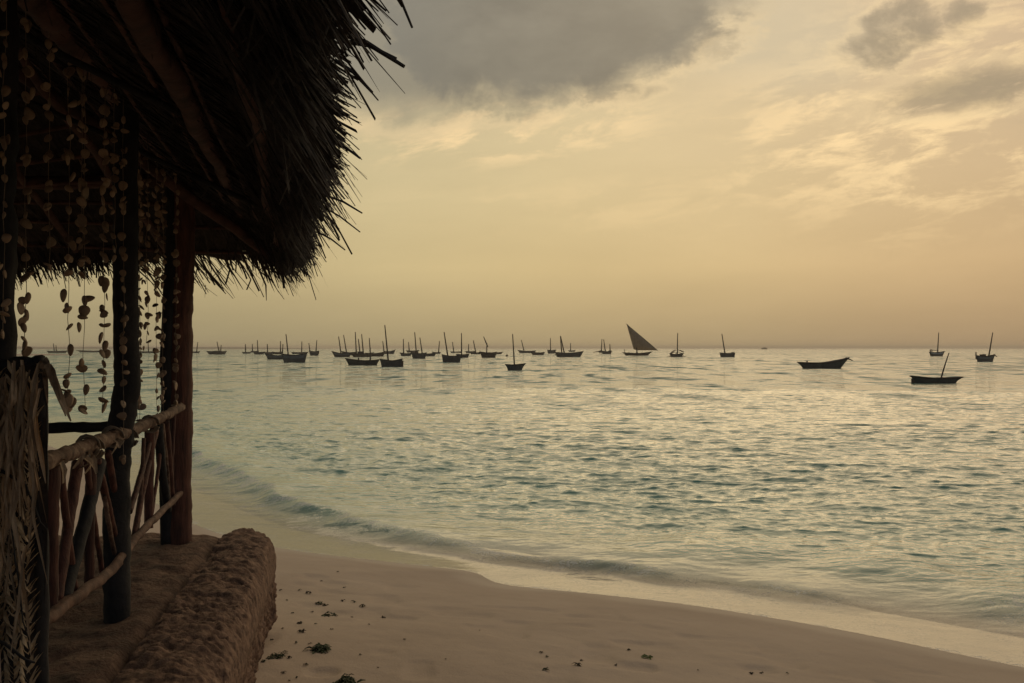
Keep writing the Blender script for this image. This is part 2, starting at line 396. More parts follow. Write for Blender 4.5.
def line_dist(L, X, Y):
    """distance to a polyline and, with sign, side (positive on its left hand)"""
    x = X.reshape(-1); y = Y.reshape(-1); best = np.full(x.shape, 1e18); sg = np.ones(x.shape); par = np.zeros(x.shape)
    for i in range(len(L) - 1):
        ax, ay = L[i]; bx, by = L[i + 1]; dx, dy = bx - ax, by - ay; l2 = dx * dx + dy * dy
        if l2 < 1e-9: continue
        t = np.clip(((x - ax) * dx + (y - ay) * dy) / l2, 0, 1)
        qx, qy = x - ax - t * dx, y - ay - t * dy; d2 = qx * qx + qy * qy
        m = d2 < best
        best[m] = d2[m]; sg[m] = np.sign(dx * (y - ay) - dy * (x - ax))[m]; par[m] = (i + t[m]) / (len(L) - 1)
    return (np.sqrt(best) * np.where(sg == 0, 1, sg)).reshape(X.shape), par.reshape(X.shape)
def bed_from_s(s):
    t = np.maximum(-s, 0); o = np.maximum(s, 0)
    land = 1.15 * np.tanh(t * .17 / 1.15)
    dep = np.where(o < 8, .13 * o, 1.04 + .035 * (o - 8)); dep = np.minimum(dep, 7.0)
    return SEA + land - dep
def ground_z(x, y):
    s, _ = line_dist(SHORE, np.array([[x]]), np.array([[y]])); return float(bed_from_s(s)[0, 0])
def polar(r, a):
    RR, AA = np.meshgrid(r, a, indexing='ij'); return RR * np.sin(AA), RR * np.cos(AA), RR

def build_ground():
    r = np.concatenate([np.geomspace(.4, 4, 40, endpoint=False), np.geomspace(4, 22, 330, endpoint=False), np.geomspace(22, 90, 60, endpoint=False), np.geomspace(90, 12000, 40)])
    a = np.concatenate([np.linspace(-180, -36, 60, endpoint=False), np.linspace(-36, 36, 420, endpoint=False), np.linspace(36, 180, 61)]) * math.pi / 180
    X, Y, RR = polar(r, a)
    s, _ = line_dist(SHORE, X, Y)
    Z = bed_from_s(s)
    dry = np.clip((-s - .9) / 1.6, 0, 1)
    near = np.clip((40 - RR) / 20, 0, 1)
    Z = Z + near * dry * ((fbm(X * 1.1, Y * 1.1, 0, 3, 5) - .5) * .035 + (fbm(X * 4.2, Y * 4.2, 0, 3, 9) - .5) * .016)
    # shallow foot-worn dimples
    Z = Z - near * dry * .022 * np.clip((vnoise(X * 3.1, Y * 3.1, 0, 21) - .70) / .18, 0, 1)
    wob = (fbm(X * .8, Y * .8, 0, 3, 33) - .5) * .8
    wet = np.clip((s + .75 + wob * .8) / .7, 0, 1)
    return tag(grid_mesh('beach', X, Y, Z, None, M['sand'], {'wet': wet}), kind='structure')
build_ground()

RIDGES = []   # breaking and rolling small waves: (polyline, height, back width, front width)
def ridge(pts, h, wb, wf): RIDGES.append((smooth_line([sea_pt(*q) for q in pts]), h, wb, wf))
ridge([(120, 428), (165, 444), (205, 460), (260, 487), (330, 513), (400, 532), (470, 547), (540, 555), (600, 562), (670, 571), (735, 581)], .205, 1.4, .40)
ridge([(690, 572), (760, 582), (820, 590), (890, 598)], .06, .7, .35)
ridge([(935, 594), (985, 597), (1060, 603), (1120, 612)], .12, .7, .35)
ridge([(620, 540), (690, 546), (760, 549), (850, 556)], .085, 1.2, .6)
ridge([(300, 480), (400, 497), (500, 505), (620, 512), (720, 520)], .09, 1.6, .9)
ridge([(210, 440), (300, 452), (400, 462), (520, 470)], .10, 2.0, 1.1)
ridge([(800, 558), (880, 566), (960, 568)], .10, .9, .5)

def build_sea():
    r = np.concatenate([np.geomspace(8.2, 75, 1050, endpoint=False), np.geomspace(75, 400, 170, endpoint=False), np.geomspace(400, 12000, 60)])
    a = np.concatenate([np.linspace(-88, -34, 60, endpoint=False), np.linspace(-34, 34, 960, endpoint=False), np.linspace(34, 120, 90)]) * math.pi / 180
    X, Y, RR = polar(r, a)
    s, _ = line_dist(SHORE, X, Y)
    keep_v = s > -1.0
    # local grid spacing decides which wavelengths the mesh carries
    dr = np.gradient(r)[:, None] * np.ones_like(X); da = np.gradient(a)[None, :] * RR
    sp = np.maximum(dr, da)
    calm = np.clip(1 - (s - 1.2) / 2.6, 0, 1)            # swash: smooth near the edge
    gust = .55 + .9 * fbm(X * .06, Y * .12, 0, 3, 41)
    amp = np.clip((s - .6) / 4.5, 0, 1) ** 1.3 * gust
    Z = np.zeros_like(X); DX = np.zeros_like(X); DY = np.zeros_like(X)
    PH = [2.8 * (vnoise(X * .16 + 9 * q, Y * .16, 0, 61 + q) - .5) for q in range(5)]
    for k in range(104):
        lam = .19 * (2.4 / .19) ** (rng.random() ** 1.35); th = rng.normal(0, .52)
        if k % 5 == 0: th = rng.normal(0, 1.1)
        kx, ky = math.sin(th + .22), math.cos(th + .22); w = 2 * math.pi / lam
        A = .0072 * lam / (1 + (lam / .7) ** 1.0) * (.5 + rng.random())
        ph = rng.random() * 6.283
        att = np.clip((lam / sp - 2.6) / 2.2, 0, 1) * amp
        arg = w * (kx * X + ky * Y) + ph + PH[k % 5]
        Z += A * att * np.cos(arg); q = .9 * A * att * np.sin(arg); DX -= q * kx; DY -= q * ky
    foam = np.zeros_like(X)
    for i, (L, h, wb, wf) in enumerate(RIDGES):
        m = RR < 60
        d, par = line_dist(L, X[m], Y[m])
        nz = (vnoise(X[m] * .9, Y[m] * .9, 0, 71 + i) - .5)
        d = d + nz * .5
        taper = np.clip(np.minimum(par, 1 - par) / (.12 if i == 0 else .42), 0, 1); taper = taper * taper * (3 - 2 * taper)
        prof = np.where(d > 0, np.exp(-(d / wb) ** 2), np.exp(-(d / wf) ** 2))
        hh = h * (1 - .5 * par if i == 0 else 1) * taper * (.75 + .7 * (vnoise(X[m] * .5, Y[m] * .5, 0, 91 + i) - .2))
        Z[m] += hh * prof * np.clip(s[m] / .8, 0, 1)
        if i < 3:
            fo = np.exp(-((d + .14) / .15) ** 2) * .42 + np.where(d < 0, np.exp(-(d / 1.8) ** 2), 0) * .36
            if i == 0: fo = fo * (1.0 + 1.6 * np.clip((.42 - par) / .3, 0, 1))
            foam[m] = np.maximum(foam[m], fo * taper)
    edge = np.exp(-((s - .04) / .07) ** 2) * .62 + np.exp(-((s - .9) / 1.1) ** 2) * .26
    foam = np.maximum(foam, edge)
    # backwash: the film runs down the sand and dips before the next wave
    sc_ = np.clip(s, 0, None); Z -= .075 * np.where(sc_ < 1.3, sc_, 1.3 * np.clip(1 - (sc_ - 1.3) / 2.2, 0, 1) ** 1.5) * np.clip(1 - RR / 60, 0, 1)
    # the swash tongue creeps up the sand in low lobes
    Z += .012 * (vnoise(X * .55, Y * .55, 0, 111) - .5) * calm
    dep = np.maximum(SEA + Z - bed_from_s(s), 0)
    deep = 1 - np.exp(-np.maximum(dep - .11, 0) / .26)
    keep = keep_v[:-1, :-1] | keep_v[1:, 1:] | keep_v[:-1, 1:] | keep_v[1:, :-1]
    return tag(grid_mesh('sea', X + DX, Y + DY, SEA + Z, keep, M['water'], {'deep': deep, 'foam': foam, 'calm': calm, 'near': np.exp(-np.maximum(s - 1.5, 0) / 7.0), 'far': np.clip((RR - 45) / 60, 0, 1)}), kind='structure')
build_sea()

# sandbar at the far left and a low coast beyond it
def strip(name, mat, x0, x1, y0, y1, h, seed):
    n, k = 60, 9
    U, V = np.meshgrid(np.linspace(0, 1, n), np.linspace(0, 1, k), indexing='ij')
    X = x0 + (x1 - x0) * U; Y = y0 + (y1 - y0) * V
    Z = SEA - .3 + (h + .3) * (np.sin(np.pi * V) ** .7) * np.clip(np.minimum(U, 1 - U) / .18, 0, 1) * (.6 + .8 * fbm(U * 9, V * 2, 0, 3, seed))
    return tag(grid_mesh(name, X, Y, Z, None, mat), kind='structure')
strip('sandbar', M['sand'], -330, -176, 370, 470, .55, 3)
M['coast'] = mat_noise('far_coast', (.16, .14, .11), (.22, .19, .15), .05, .9, 0)
strip('far_coast', M['coast'], -2600, -560, 3000, 3400, 7.0, 4)

def build_haze():
    """even, thin sea air round everything"""
    b = MB(); b.box((0, 0, 2.0), (24600, 24600, 24.0)); m = bpy.data.materials.new('sea_haze'); m.use_nodes = True; g = NT(m.node_tree); g.n.clear()
    o = g.new('ShaderNodeOutputMaterial'); v = g.new('ShaderNodeVolumePrincipled'); v.inputs['Color'].default_value = (.98, .90, .80, 1); v.inputs['Density'].default_value = HAZE; v.inputs['Anisotropy'].default_value = .3
    g.l.new(v.outputs[0], o.inputs['Volume']); return tag(b.build('haze', m), kind='stuff')
HAZE = .00022
build_haze()
# ------------------------------------------------------------------ the terrace the hut stands on
def post_x(d): return -2.24 + .177 * (5.65 - d)          # the row of posts runs along this line
def build_terrace():
    u = np.linspace(0, 1, 240); w = np.linspace(0, 1, 330)
    U, W = np.meshgrid(u, w, indexing='ij')
    Y = -1.5 + 9.85 * W
    xr = -2.29 + .142 * (7.69 - Y)
    X = -8.5 + (xr + .06 + 8.5) * (1 - (1 - U) ** 2.2)
    Y = Y + (fbm(X * 2, Y * 0 + 3, 0, 3, 4) - .5) * .25 * (W > .97)
    Z = -.02 + (fbm(X * 1.6, Y * 1.6, 0, 4, 12) - .5) * .08 + (fbm(X * 7, Y * 7, 0, 3, 13) - .5) * .055
    # the earth sinks towards the joint along the kerb wall
    Z = Z - .045 * np.exp(-((xr - X) / .04) ** 2)
    Z = np.where(W > .985, -.9, Z)
    return tag(grid_mesh('terrace_floor', X, Y, Z, None, M['earth']), kind='structure')
build_terrace()

def build_wall():
    """rough coral stone kerb wall: a rounded bar swept along its line, worn in layers"""
    n, k = 520, 190
    t = np.linspace(0, 1, n); w = np.linspace(0, 1, k)
    T, W = np.meshgrid(t, w, indexing='ij')
    Yc = .5 + 7.79 * T ** .8
    right = -1.85 + .165 * (7.81 - Yc); left = -2.29 + .142 * (7.69 - Yc)
    endf = np.clip((8.30 - Yc) / .42, 0.0, 1); rnd = np.sqrt(np.clip(1 - (1 - endf) ** 2, 0, 1))
    mid = (right + left) / 2; half = (right - left) / 2
    # profile: W 0..1 runs from left foot over the top to the right foot
    P = np.array([(-1, -.35), (-1, -.05), (-.94, -.005), (-.5, .01), (.0, .012), (.45, .0), (.72, -.03), (.9, -.09), (.98, -.2), (.93, -.45), (.75, -.72), (.6, -1.0)])
    arc = np.concatenate([[0], np.cumsum(np.hypot(np.diff(P[:, 0]) * .2, np.diff(P[:, 1])))]); arc /= arc[-1]
    px = np.interp(W, arc, P[:, 0]); pz = np.interp(W, arc, P[:, 1])
    X = mid + half * px * (.25 + .75 * rnd) - half * .1 * (1 - rnd); Z = pz - .015 * (1 - rnd)
    nx = np.where(W > .55, np.clip((W - .5) * 5, 0, 1), 0)
    big = fbm(X * 2.2, Yc * 2.2, Z * 5, 4, 51) - .5
    lay = fbm(X * 2 + Yc * 1.0, Yc * 1.2, Z * 16, 3, 52) - .5
    fine = fbm(X * 8, Yc * 8, Z * 10, 5, 53, .72) - .5
    pit = np.clip((vnoise(X * 9, Yc * 6, Z * 9, 54) - .66) / .2, 0, 1)
    pit2 = np.clip((vnoise(X * 17, Yc * 13, Z * 17, 58) - .68) / .2, 0, 1)
    crack = np.abs(fbm(X * 2.5 + Yc * .6, Yc * 15 + 2 * fbm(X * 3, Yc * 2, 0, 2, 60), Z * 5, 3, 59) - .5) * 2
    disp = big * .06 + lay * .03 + fine * .088 - pit2 * .012 - .012 * np.clip(1 - np.abs(fbm(X * 6, Yc * 6, Z * 8, 3, 66) - .5) * 9, 0, 1) - .016 * np.clip(1 - crack * 4.5, 0, 1)
    X = X + disp * nx * 1.1; Z = Z + disp * (1 - nx) * .9
    Yc = Yc + fine * .03
    o = grid_mesh('stone_wall', X, Yc, Z, None, M['stone'])
    # closing cap at the far end
    e = [(float(X[-1, i]), float(Yc[-1, i]), float(Z[-1, i])) for i in range(k)]
    b = MB(); f2 = [(p[0], p[1] + .02, p[2]) for p in e]
    b.add(e + [(float(mid[-1, 0]), 8.33, -.5)], [(i, i + 1, k) for i in range(k - 1)]); cap = b.build('end_face', M['stone'], o)
    tag(o, 'low rough brown coral stone wall edging the hut floor above the sand', 'wall')
build_wall()

# ------------------------------------------------------------------ the thatched hut
N1 = np.array([.972, .233]); C1 = .234                    # seaward eave
N2 = np.array([.21, .978]); C2 = 8.214                    # far eave
N4 = np.array([.2, -.98]); C4 = .55; N3 = np.array([-1.0, 0.0]); C3 = 6.9
PITCH = .62
FACES = [(N1, C1, 2.30), (N2, C2, 2.27), (N3, C3, 2.30), (N4, C4, 2.30)]
def roof_z(x, y):
    zs = [z0 + PITCH * (c - (n[0] * x + n[1] * y)) for n, c, z0 in FACES]
    k = int(np.argmin(zs)); return zs[k], k
hut = empty('beach_hut', (-2.3, 5.6, 0))
tag(hut, 'open thatched beach hut with dark crooked posts and a stick railing', 'hut')

def log(name, pts, r0, r1, mat, parent=hut, sides=12, crook=.012, n=16, seed=0, knots=.06, grain=0.0):
    """a crooked tapering pole through the given points"""
    P = smooth_line(pts, max(2, n // (len(pts) - 1))) if len(pts[0]) == 2 else None
    pts = [Vector(p) for p in pts]; q = []
    for i in range(n + 1):
        s = i / n * (len(pts) - 1); k = min(int(s), len(pts) - 2); f = s - k
        p = pts[k].lerp(pts[k + 1], f)
        a = seed * 1.7
        p = p + Vector((math.sin(i * .9 + a) + .6 * math.sin(i * 2.3 + a), math.cos(i * .8 + a * 1.3), math.sin(i * 1.1 + a * .7) * .6)) * crook * (0 if i in (0, n) else 1)
        q.append(p)
    rad = [(r0 + (r1 - r0) * i / n) * (1 + knots * math.sin(i * 1.9 + seed) + knots * .6 * math.sin(i * 3.7 + seed * 2)) for i in range(n + 1)]
    b = MB(); b.tube(q, rad, sides)
    if grain:                                              # bark furrows and hollows
        vs_ = np.array(b.v); ii = np.repeat(np.arange(n + 1), sides); aa = np.tile(np.arange(sides), n + 1); ce = np.array([tuple(p) for p in q])[ii]
        ln = np.linalg.norm(vs_ - ce, axis=1); w = 2 * np.pi * aa / sides
        nz = fbm(np.cos(w) * 2.2 + seed, np.sin(w) * 2.2, ii * .28, 3, 150 + seed) - .5 + .5 * (vnoise(np.cos(w) * 5, np.sin(w) * 5, ii * .09, 160 + seed) - .5)
        b.v = [tuple(p) for p in ce + (vs_ - ce) * (1 + grain * nz)[:, None]]
    return b.build(name, mat, parent, smooth=True)

# posts
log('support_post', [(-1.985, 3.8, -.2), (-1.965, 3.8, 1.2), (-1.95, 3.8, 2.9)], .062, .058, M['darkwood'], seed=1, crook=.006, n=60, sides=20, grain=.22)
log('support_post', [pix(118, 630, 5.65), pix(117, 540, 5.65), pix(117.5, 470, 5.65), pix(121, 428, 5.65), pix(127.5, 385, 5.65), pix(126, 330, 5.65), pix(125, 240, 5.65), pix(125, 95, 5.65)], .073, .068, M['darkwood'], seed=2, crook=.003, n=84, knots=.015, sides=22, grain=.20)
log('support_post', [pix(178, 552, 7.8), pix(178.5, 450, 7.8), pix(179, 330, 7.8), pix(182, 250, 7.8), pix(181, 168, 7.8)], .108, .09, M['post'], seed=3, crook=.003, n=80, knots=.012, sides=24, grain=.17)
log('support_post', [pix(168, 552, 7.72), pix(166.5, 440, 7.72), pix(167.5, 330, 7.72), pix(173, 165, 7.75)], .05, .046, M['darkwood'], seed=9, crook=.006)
for k, (x, y) in enumerate(((-5.9, 7.9), (-6.2, 4.0), (-5.9, .6), (-1.25, .2))):
    log('support_post', [(x, y, -.2), (x + .03, y, 1.3), (x, y, 2.75)], .075, .065, M['post'], seed=11 + k)
# ring beam on the post tops, purlins, rafters and the beam joining the far posts
def row(d, z, off=0.0): return (post_x(d) + off, d, z)
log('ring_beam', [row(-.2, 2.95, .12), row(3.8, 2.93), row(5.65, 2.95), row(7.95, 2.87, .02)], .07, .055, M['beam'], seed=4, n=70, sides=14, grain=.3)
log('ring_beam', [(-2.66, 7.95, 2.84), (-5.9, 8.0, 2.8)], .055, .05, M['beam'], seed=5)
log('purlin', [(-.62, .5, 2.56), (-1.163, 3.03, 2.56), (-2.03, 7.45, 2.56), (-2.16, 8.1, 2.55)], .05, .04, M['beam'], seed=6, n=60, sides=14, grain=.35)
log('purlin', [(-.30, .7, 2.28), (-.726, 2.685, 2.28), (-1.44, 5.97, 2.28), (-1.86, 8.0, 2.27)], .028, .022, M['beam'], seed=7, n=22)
for k, d in enumerate((1.4, 3.0, 4.6, 6.3)):
    x0 = post_x(d) + .95; x1 = post_x(d) - 2.2
    p0 = (x0, d + .2, roof_z(x0, d + .2)[0] - .03); p1 = (x1, d - .5, min(roof_z(x1, d - .5)[0] - .03, 4.6))
    log('rafter', [p0, p1], .018, .016, M['darkwood'], seed=20 + k)
log('rafter', [(-1.95, 8.6, 2.20), (-3.6, 5.6, roof_z(-3.6, 5.6)[0] - .14)], .045, .04, M['beam'], seed=30)      # hip rafter at the far corner
for k, x in enumerate((-3.0, -3.9, -4.8)):
    y0 = 8.9; y1 = 5.6
    log('rafter', [(x, y0, roof_z(x, y0)[0] - .10), (x + .1, y1, min(roof_z(x, y1)[0], 4.3) - .12)], .03, .028, M['beam'], seed=40 + k)
log('brace', [pix(150, 124, 6.0), pix(199, 82, 5.6)], .014, .01, M['bark'], seed=50, n=8, crook=.004)
log('brace', [pix(137, 92, 5.62), pix(165, 62, 5.4)], .03, .03, M['beam'], seed=51, n=8, crook=.004)
for k in range(11):                                        # battens under the far slope
    y = 8.62 - .3 * k
    xa, xb = -2.05 - .3 * k * .62, -6.0
    log('batten', [(xa, y + .02, roof_z(xa, y)[0] - .085), (xb, y + .55, roof_z(xb, y + .55)[0] - .085)], .017, .015, M['beam'], seed=60 + k, n=10, crook=.008)
for k in range(7):                                         # battens under the seaward slope
    o = .62 - .26 * k
    p = lambda d: (post_x(d) + .32 + o, d, roof_z(post_x(d) + .32 + o, d)[0] - .075)
    log('batten', [p(.8), p(3.2), p(5.6), p(7.4)], .014, .012, M['beam'], seed=80 + k, n=14, crook=.008)

# thatch: a solid layer of palm leaf under and between thousands of blades
def eave_reach(y):
    """how far the ragged seaward thatch reaches past its straight eave"""
    ys = [0, 1.0, 1.77, 1.94, 2.10, 2.22, 2.44, 2.83, 3.2, 3.78, 4.31, 5.46, 7.17, 7.9, 9.0]
    xs = [0, -.118, -.208, -.238, -.279, -.385, -.42, -.455, -.485, -.600, -.745, -1.03, -1.38, -1.62, -1.90]
    return np.interp(y, ys, xs)
def build_thatch():
    base = MB(); step = .16
    nx, ny = int(8.2 / step), int(11.2 / step); ok = {}; vid = {}
    def vert(i, j, lay):
        key = (i, j, lay)
        if key not in vid:
            x, y = -7.2 + i * step, -1.4 + j * step
            z, k = roof_z(x, y)
            vid[key] = base.k; base.v.append((x + random.uniform(-.02, .02), y + random.uniform(-.02, .02), z + (.06 if lay else -.05) + random.uniform(-.015, .015))); base.k += 1
        return vid[key]
    def inside(i, j):
        x, y = -7.2 + (i + .5) * step, -1.4 + (j + .5) * step
        if x > eave_reach(y) - .16: return False
        return all(n[0] * x + n[1] * y < c - .16 for n, c, z0 in FACES[1:])
    for i in range(nx):
        for j in range(ny): ok[i, j] = inside(i, j)
    for (i, j), on in ok.items():
        if not on: continue
        a = [vert(i, j, 0), vert(i, j + 1, 0), vert(i + 1, j + 1, 0), vert(i + 1, j, 0)]; b = [vert(i, j, 1), vert(i + 1, j, 1), vert(i + 1, j + 1, 1), vert(i, j + 1, 1)]
        base.f.append(tuple(a)); base.f.append(tuple(b))
        for di, dj, e in ((1, 0, ((1, 0), (1, 1))), (-1, 0, ((0, 1), (0, 0))), (0, 1, ((1, 1), (0, 1))), (0, -1, ((0, 0), (1, 0)))):
            if not ok.get((i + di, j + dj), False):
                p, q = e; base.f.append((vert(i + p[0], j + p[1], 0), vert(i + q[0], j + q[1], 0), vert(i + q[0], j + q[1], 1), vert(i + p[0], j + p[1], 1)))
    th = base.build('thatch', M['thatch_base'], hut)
    # blades on both faces of the layer
    bl = MB()
    def blade(p, dirv, L, w, droop, mb):
        side = dirv.cross(Vector((0, 0, 1))).normalized(); side = (side + Vector((random.uniform(-.3, .3), random.uniform(-.3, .3), random.uniform(-.5, .5)))).normalized()
        bend = Vector((random.gauss(0, .05), random.gauss(0, .05), random.gauss(0, .03))) * L; kink = random.random() < .12
        q = [p + dirv * (L * t) + Vector((0, 0, -droop * L * t * t)) + bend * (t * t) for t in (0, .4, .75, 1)]
        if kink: q[3] = q[2] + Vector((random.gauss(0, .4), random.gauss(0, .4), -1)).normalized() * (L * .25)
        tipw = random.choice((.15, .3, .7, .9))
        mb.ribbon(q, (w * .7, w, w * .85, w * tipw), side, fold=random.uniform(.1, .6))
    n = 0
    while n < 13000:
        x, y = random.uniform(-6.6, .2), random.uniform(-.4, 9.0)
        if x < -3.6 and random.random() < .55: continue
        if x > eave_reach(y) - .1: continue
        if not all(m[0] * x + m[1] * y < c - .1 for m, c, z0 in FACES[1:]): continue
        z, k = roof_z(x, y); nn = FACES[k][0]
        d = Vector((nn[0], nn[1], -PITCH)); j = random.gauss(0, .17); d = Matrix.Rotation(j, 3, 'Z') @ d; d.normalize()
        top = random.random() < .35
        off = random.uniform(.06, .13) if top else -random.uniform(.05, .085)
        L = random.uniform(.3, .6)
        if k == 0:
            over = x + d.x * L - (float(eave_reach(y + d.y * L)) - .03)
            if over > 0: L = L - over / max(.3, d.x)
            if L < .12: continue
        blade(Vector((x, y, z + off)), d, L, random.uniform(.004, .011), random.uniform(-.05, .06), bl); n += 1
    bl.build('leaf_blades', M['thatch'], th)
    # ragged fringe along the eaves
    fr = MB()
    def fringe(x, y, nn, reach, z, wmax=.014, steep=.30, Lmax=.75):
        d = Vector((nn[0], nn[1], -PITCH)); d = Matrix.Rotation(random.gauss(0, .30), 3, 'Z') @ d; d.z -= max(0, random.gauss(steep, .22)); d.normalize()
        hl = max(.25, math.hypot(d.x, d.y)); back = random.uniform(.18, .45); L = min((back + reach) / hl, Lmax)
        hd = Vector((nn[0], nn[1], 0))
        p = Vector((x, y, z)) - hd * back + Vector((0, 0, back * PITCH))
        if nn is N1:                                       # the wind has trimmed whatever reaches too far
            tip = p + d * L; sc = min(1.0, .3 + .11 * tip.y); k = random.random()
            tol = .13 * sc * (float(vnoise(tip.y * 4.5, 3.0, 0, 171)) - .55) + (random.uniform(-.05, .015) if k < .86 else random.uniform(0, .06) if k < .96 else random.uniform(.04, .15)) * sc
            over = tip.x - (float(eave_reach(tip.y)) + tol)
            if over > 0: L = max(.12, L - over / max(.2, d.x))
            if (p + d * L).x > float(eave_reach((p + d * L).y)) + tol + .03: return
        blade(p, d, L, random.uniform(.004, wmax), random.uniform(.02, .22), fr)
    def ragged(u): return .20 * (float(vnoise(u * 2.4, 0, 0, 131)) - .55) + .10 * (float(vnoise(u * 9, 0, 0, 132)) - .5)
    for i in range(10500):                                  # seaward eave
        y = .9 + 7.9 * random.random() ** 1.25; x = float(eave_reach(y)) - .05; sc = min(1.0, .35 + y * .09)
        rch = ragged(y) * .7 * sc + random.uniform(-.14, .0) * sc
        if random.random() < .035: rch += random.uniform(.03, .17) * sc
        zz = 2.26 + random.uniform(-.06, .14)
        fringe(x, y, N1, rch, zz, .013 if random.random() < .2 else .007, .30, .75 if y > 2.2 else .42)
    for i in range(2200):                                  # tuft at the far corner
        a = random.random(); nn = N1 * (1 - a) + N2 * a; nn = nn / np.hypot(*nn)
        fringe(-1.90 + random.gauss(0, .10), 8.66 + random.gauss(0, .12), nn, random.uniform(-.16, .02) + (.15 if random.random() < .05 else 0), 2.44 + random.uniform(-.10, .10), .009, .75, random.uniform(.25, .5))
    for i in range(5600):                                  # far eave
        x = -1.95 - 4.6 * random.random(); y = (C2 - N2[0] * x) / N2[1] - .06
        fringe(x, y, N2, ragged(x * 1.3) * .4 + random.uniform(-.14, .02) + (random.uniform(0, .2) if random.random() < .04 else 0), 2.68 + random.uniform(-.06, .08) - .138 * (-x - 2), .009, .40, .5)
    for i in range(900):
        y = -.9 + 8.5 * random.random(); fringe(-6.9, y, N3, random.uniform(-.1, .1), 2.30 + random.uniform(-.05, .12))
    # thicker stalks and bundles that poke out
    for (px, py, d, qx, qy, w) in ((330, 28, 2.3, 404, 66, .0075), (340, 40, 2.35, 396, 58, .006), (372, -60, 2.1, 412, 27, .004), (335, 60, 2.5, 372, 92, .006),
                                   (340, 62, 2.5, 378, 100, .003), (318, 55, 2.6, 357, 99, .003), (325, 195, 4.6, 362, 213, .006), (320, 205, 5, 360, 232, .005),
                                   (312, 128, 3.5, 360, 158, .007), (318, 232, 6, 345, 250, .006), (300, 250, 8.4, 316, 300, .005), (268, 250, 8.6, 272, 274, .008), (280, 255, 8.5, 284, 288, .016)):
        a, b = pix(px, py, d), pix(qx, qy, d * .985); fr.tube([a, a.lerp(b, .5) + Vector((0, 0, .01)), b], [w, w * .9, w * .6], 6)
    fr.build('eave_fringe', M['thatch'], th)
build_thatch()

# railing between the posts: bark handrail, lower rail and crossed sticks
def rp(px, py, off=0.0):
    """point of the railing's plane seen at a pixel of the photograph"""
    k = (px - 512) / F
    d = (-2.24 + .177 * 5.65 + off) / (k + .177); return Vector((k * d, d, EYE + (HZ - py) / F * d))
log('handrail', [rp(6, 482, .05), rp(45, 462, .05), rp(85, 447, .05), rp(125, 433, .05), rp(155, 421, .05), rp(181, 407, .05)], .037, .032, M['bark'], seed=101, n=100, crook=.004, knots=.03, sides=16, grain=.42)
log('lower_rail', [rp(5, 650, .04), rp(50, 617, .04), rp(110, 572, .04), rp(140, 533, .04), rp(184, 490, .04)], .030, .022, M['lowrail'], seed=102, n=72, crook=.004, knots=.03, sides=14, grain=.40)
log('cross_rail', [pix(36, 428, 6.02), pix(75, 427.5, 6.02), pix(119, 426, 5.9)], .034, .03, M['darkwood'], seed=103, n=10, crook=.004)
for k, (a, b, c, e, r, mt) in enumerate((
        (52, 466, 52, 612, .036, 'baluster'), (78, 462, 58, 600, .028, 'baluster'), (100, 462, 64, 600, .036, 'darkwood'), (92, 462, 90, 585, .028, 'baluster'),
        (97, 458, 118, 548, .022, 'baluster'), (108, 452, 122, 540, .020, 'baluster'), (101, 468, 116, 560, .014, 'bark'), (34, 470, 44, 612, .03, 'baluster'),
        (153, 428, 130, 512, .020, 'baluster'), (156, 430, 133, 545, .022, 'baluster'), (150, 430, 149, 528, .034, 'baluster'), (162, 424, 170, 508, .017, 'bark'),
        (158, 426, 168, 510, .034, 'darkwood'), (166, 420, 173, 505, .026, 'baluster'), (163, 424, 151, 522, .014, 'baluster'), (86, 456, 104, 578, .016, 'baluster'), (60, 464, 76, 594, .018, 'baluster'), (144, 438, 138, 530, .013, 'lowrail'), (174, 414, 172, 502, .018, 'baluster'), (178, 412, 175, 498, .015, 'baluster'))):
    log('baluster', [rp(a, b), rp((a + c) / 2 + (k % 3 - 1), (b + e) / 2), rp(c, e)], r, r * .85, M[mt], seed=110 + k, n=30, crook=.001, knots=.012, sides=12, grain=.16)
for (px, py) in ((88, 446), (93, 448), (128, 438), (150, 424), (113, 437)):
    c = rp(px, py, .05)
    lash = MB()
    for j in range(7):
        w = c + Vector((-.03 * (j - 3) * .3, .03 * (j - 3) * .5, random.uniform(-.004, .004)))
        ring = [w + Vector((math.cos(t) * .052, 0.0, math.sin(t) * .052)) for t in np.linspace(0, 6.0, 12)]; lash.tube(ring, .004, 5)
    lash.build('rope_lashing', M['cord'], hut, smooth=True)
lf = MB()                                                  # torn leaves and bark curls bound on the handrail
for (px, py, n) in ((86, 452, 6), (91, 460, 4), (118, 436, 2), (66, 460, 3)):
    for j in range(n):
        c = rp(px + random.gauss(0, 4), py + random.gauss(0, 2), .09); L = random.uniform(.05, .13)
        d = Vector((random.gauss(0, .6), random.gauss(0, .6), -random.uniform(.3, 1))).normalized()
        lf.ribbon([c, c + d * L * .5 + Vector((.01, 0, .004)), c + d * L], (.012, .016, .006), (random.random(), random.random(), .3), .5)
lf.build('bound_leaves', M['leaf'], hut)

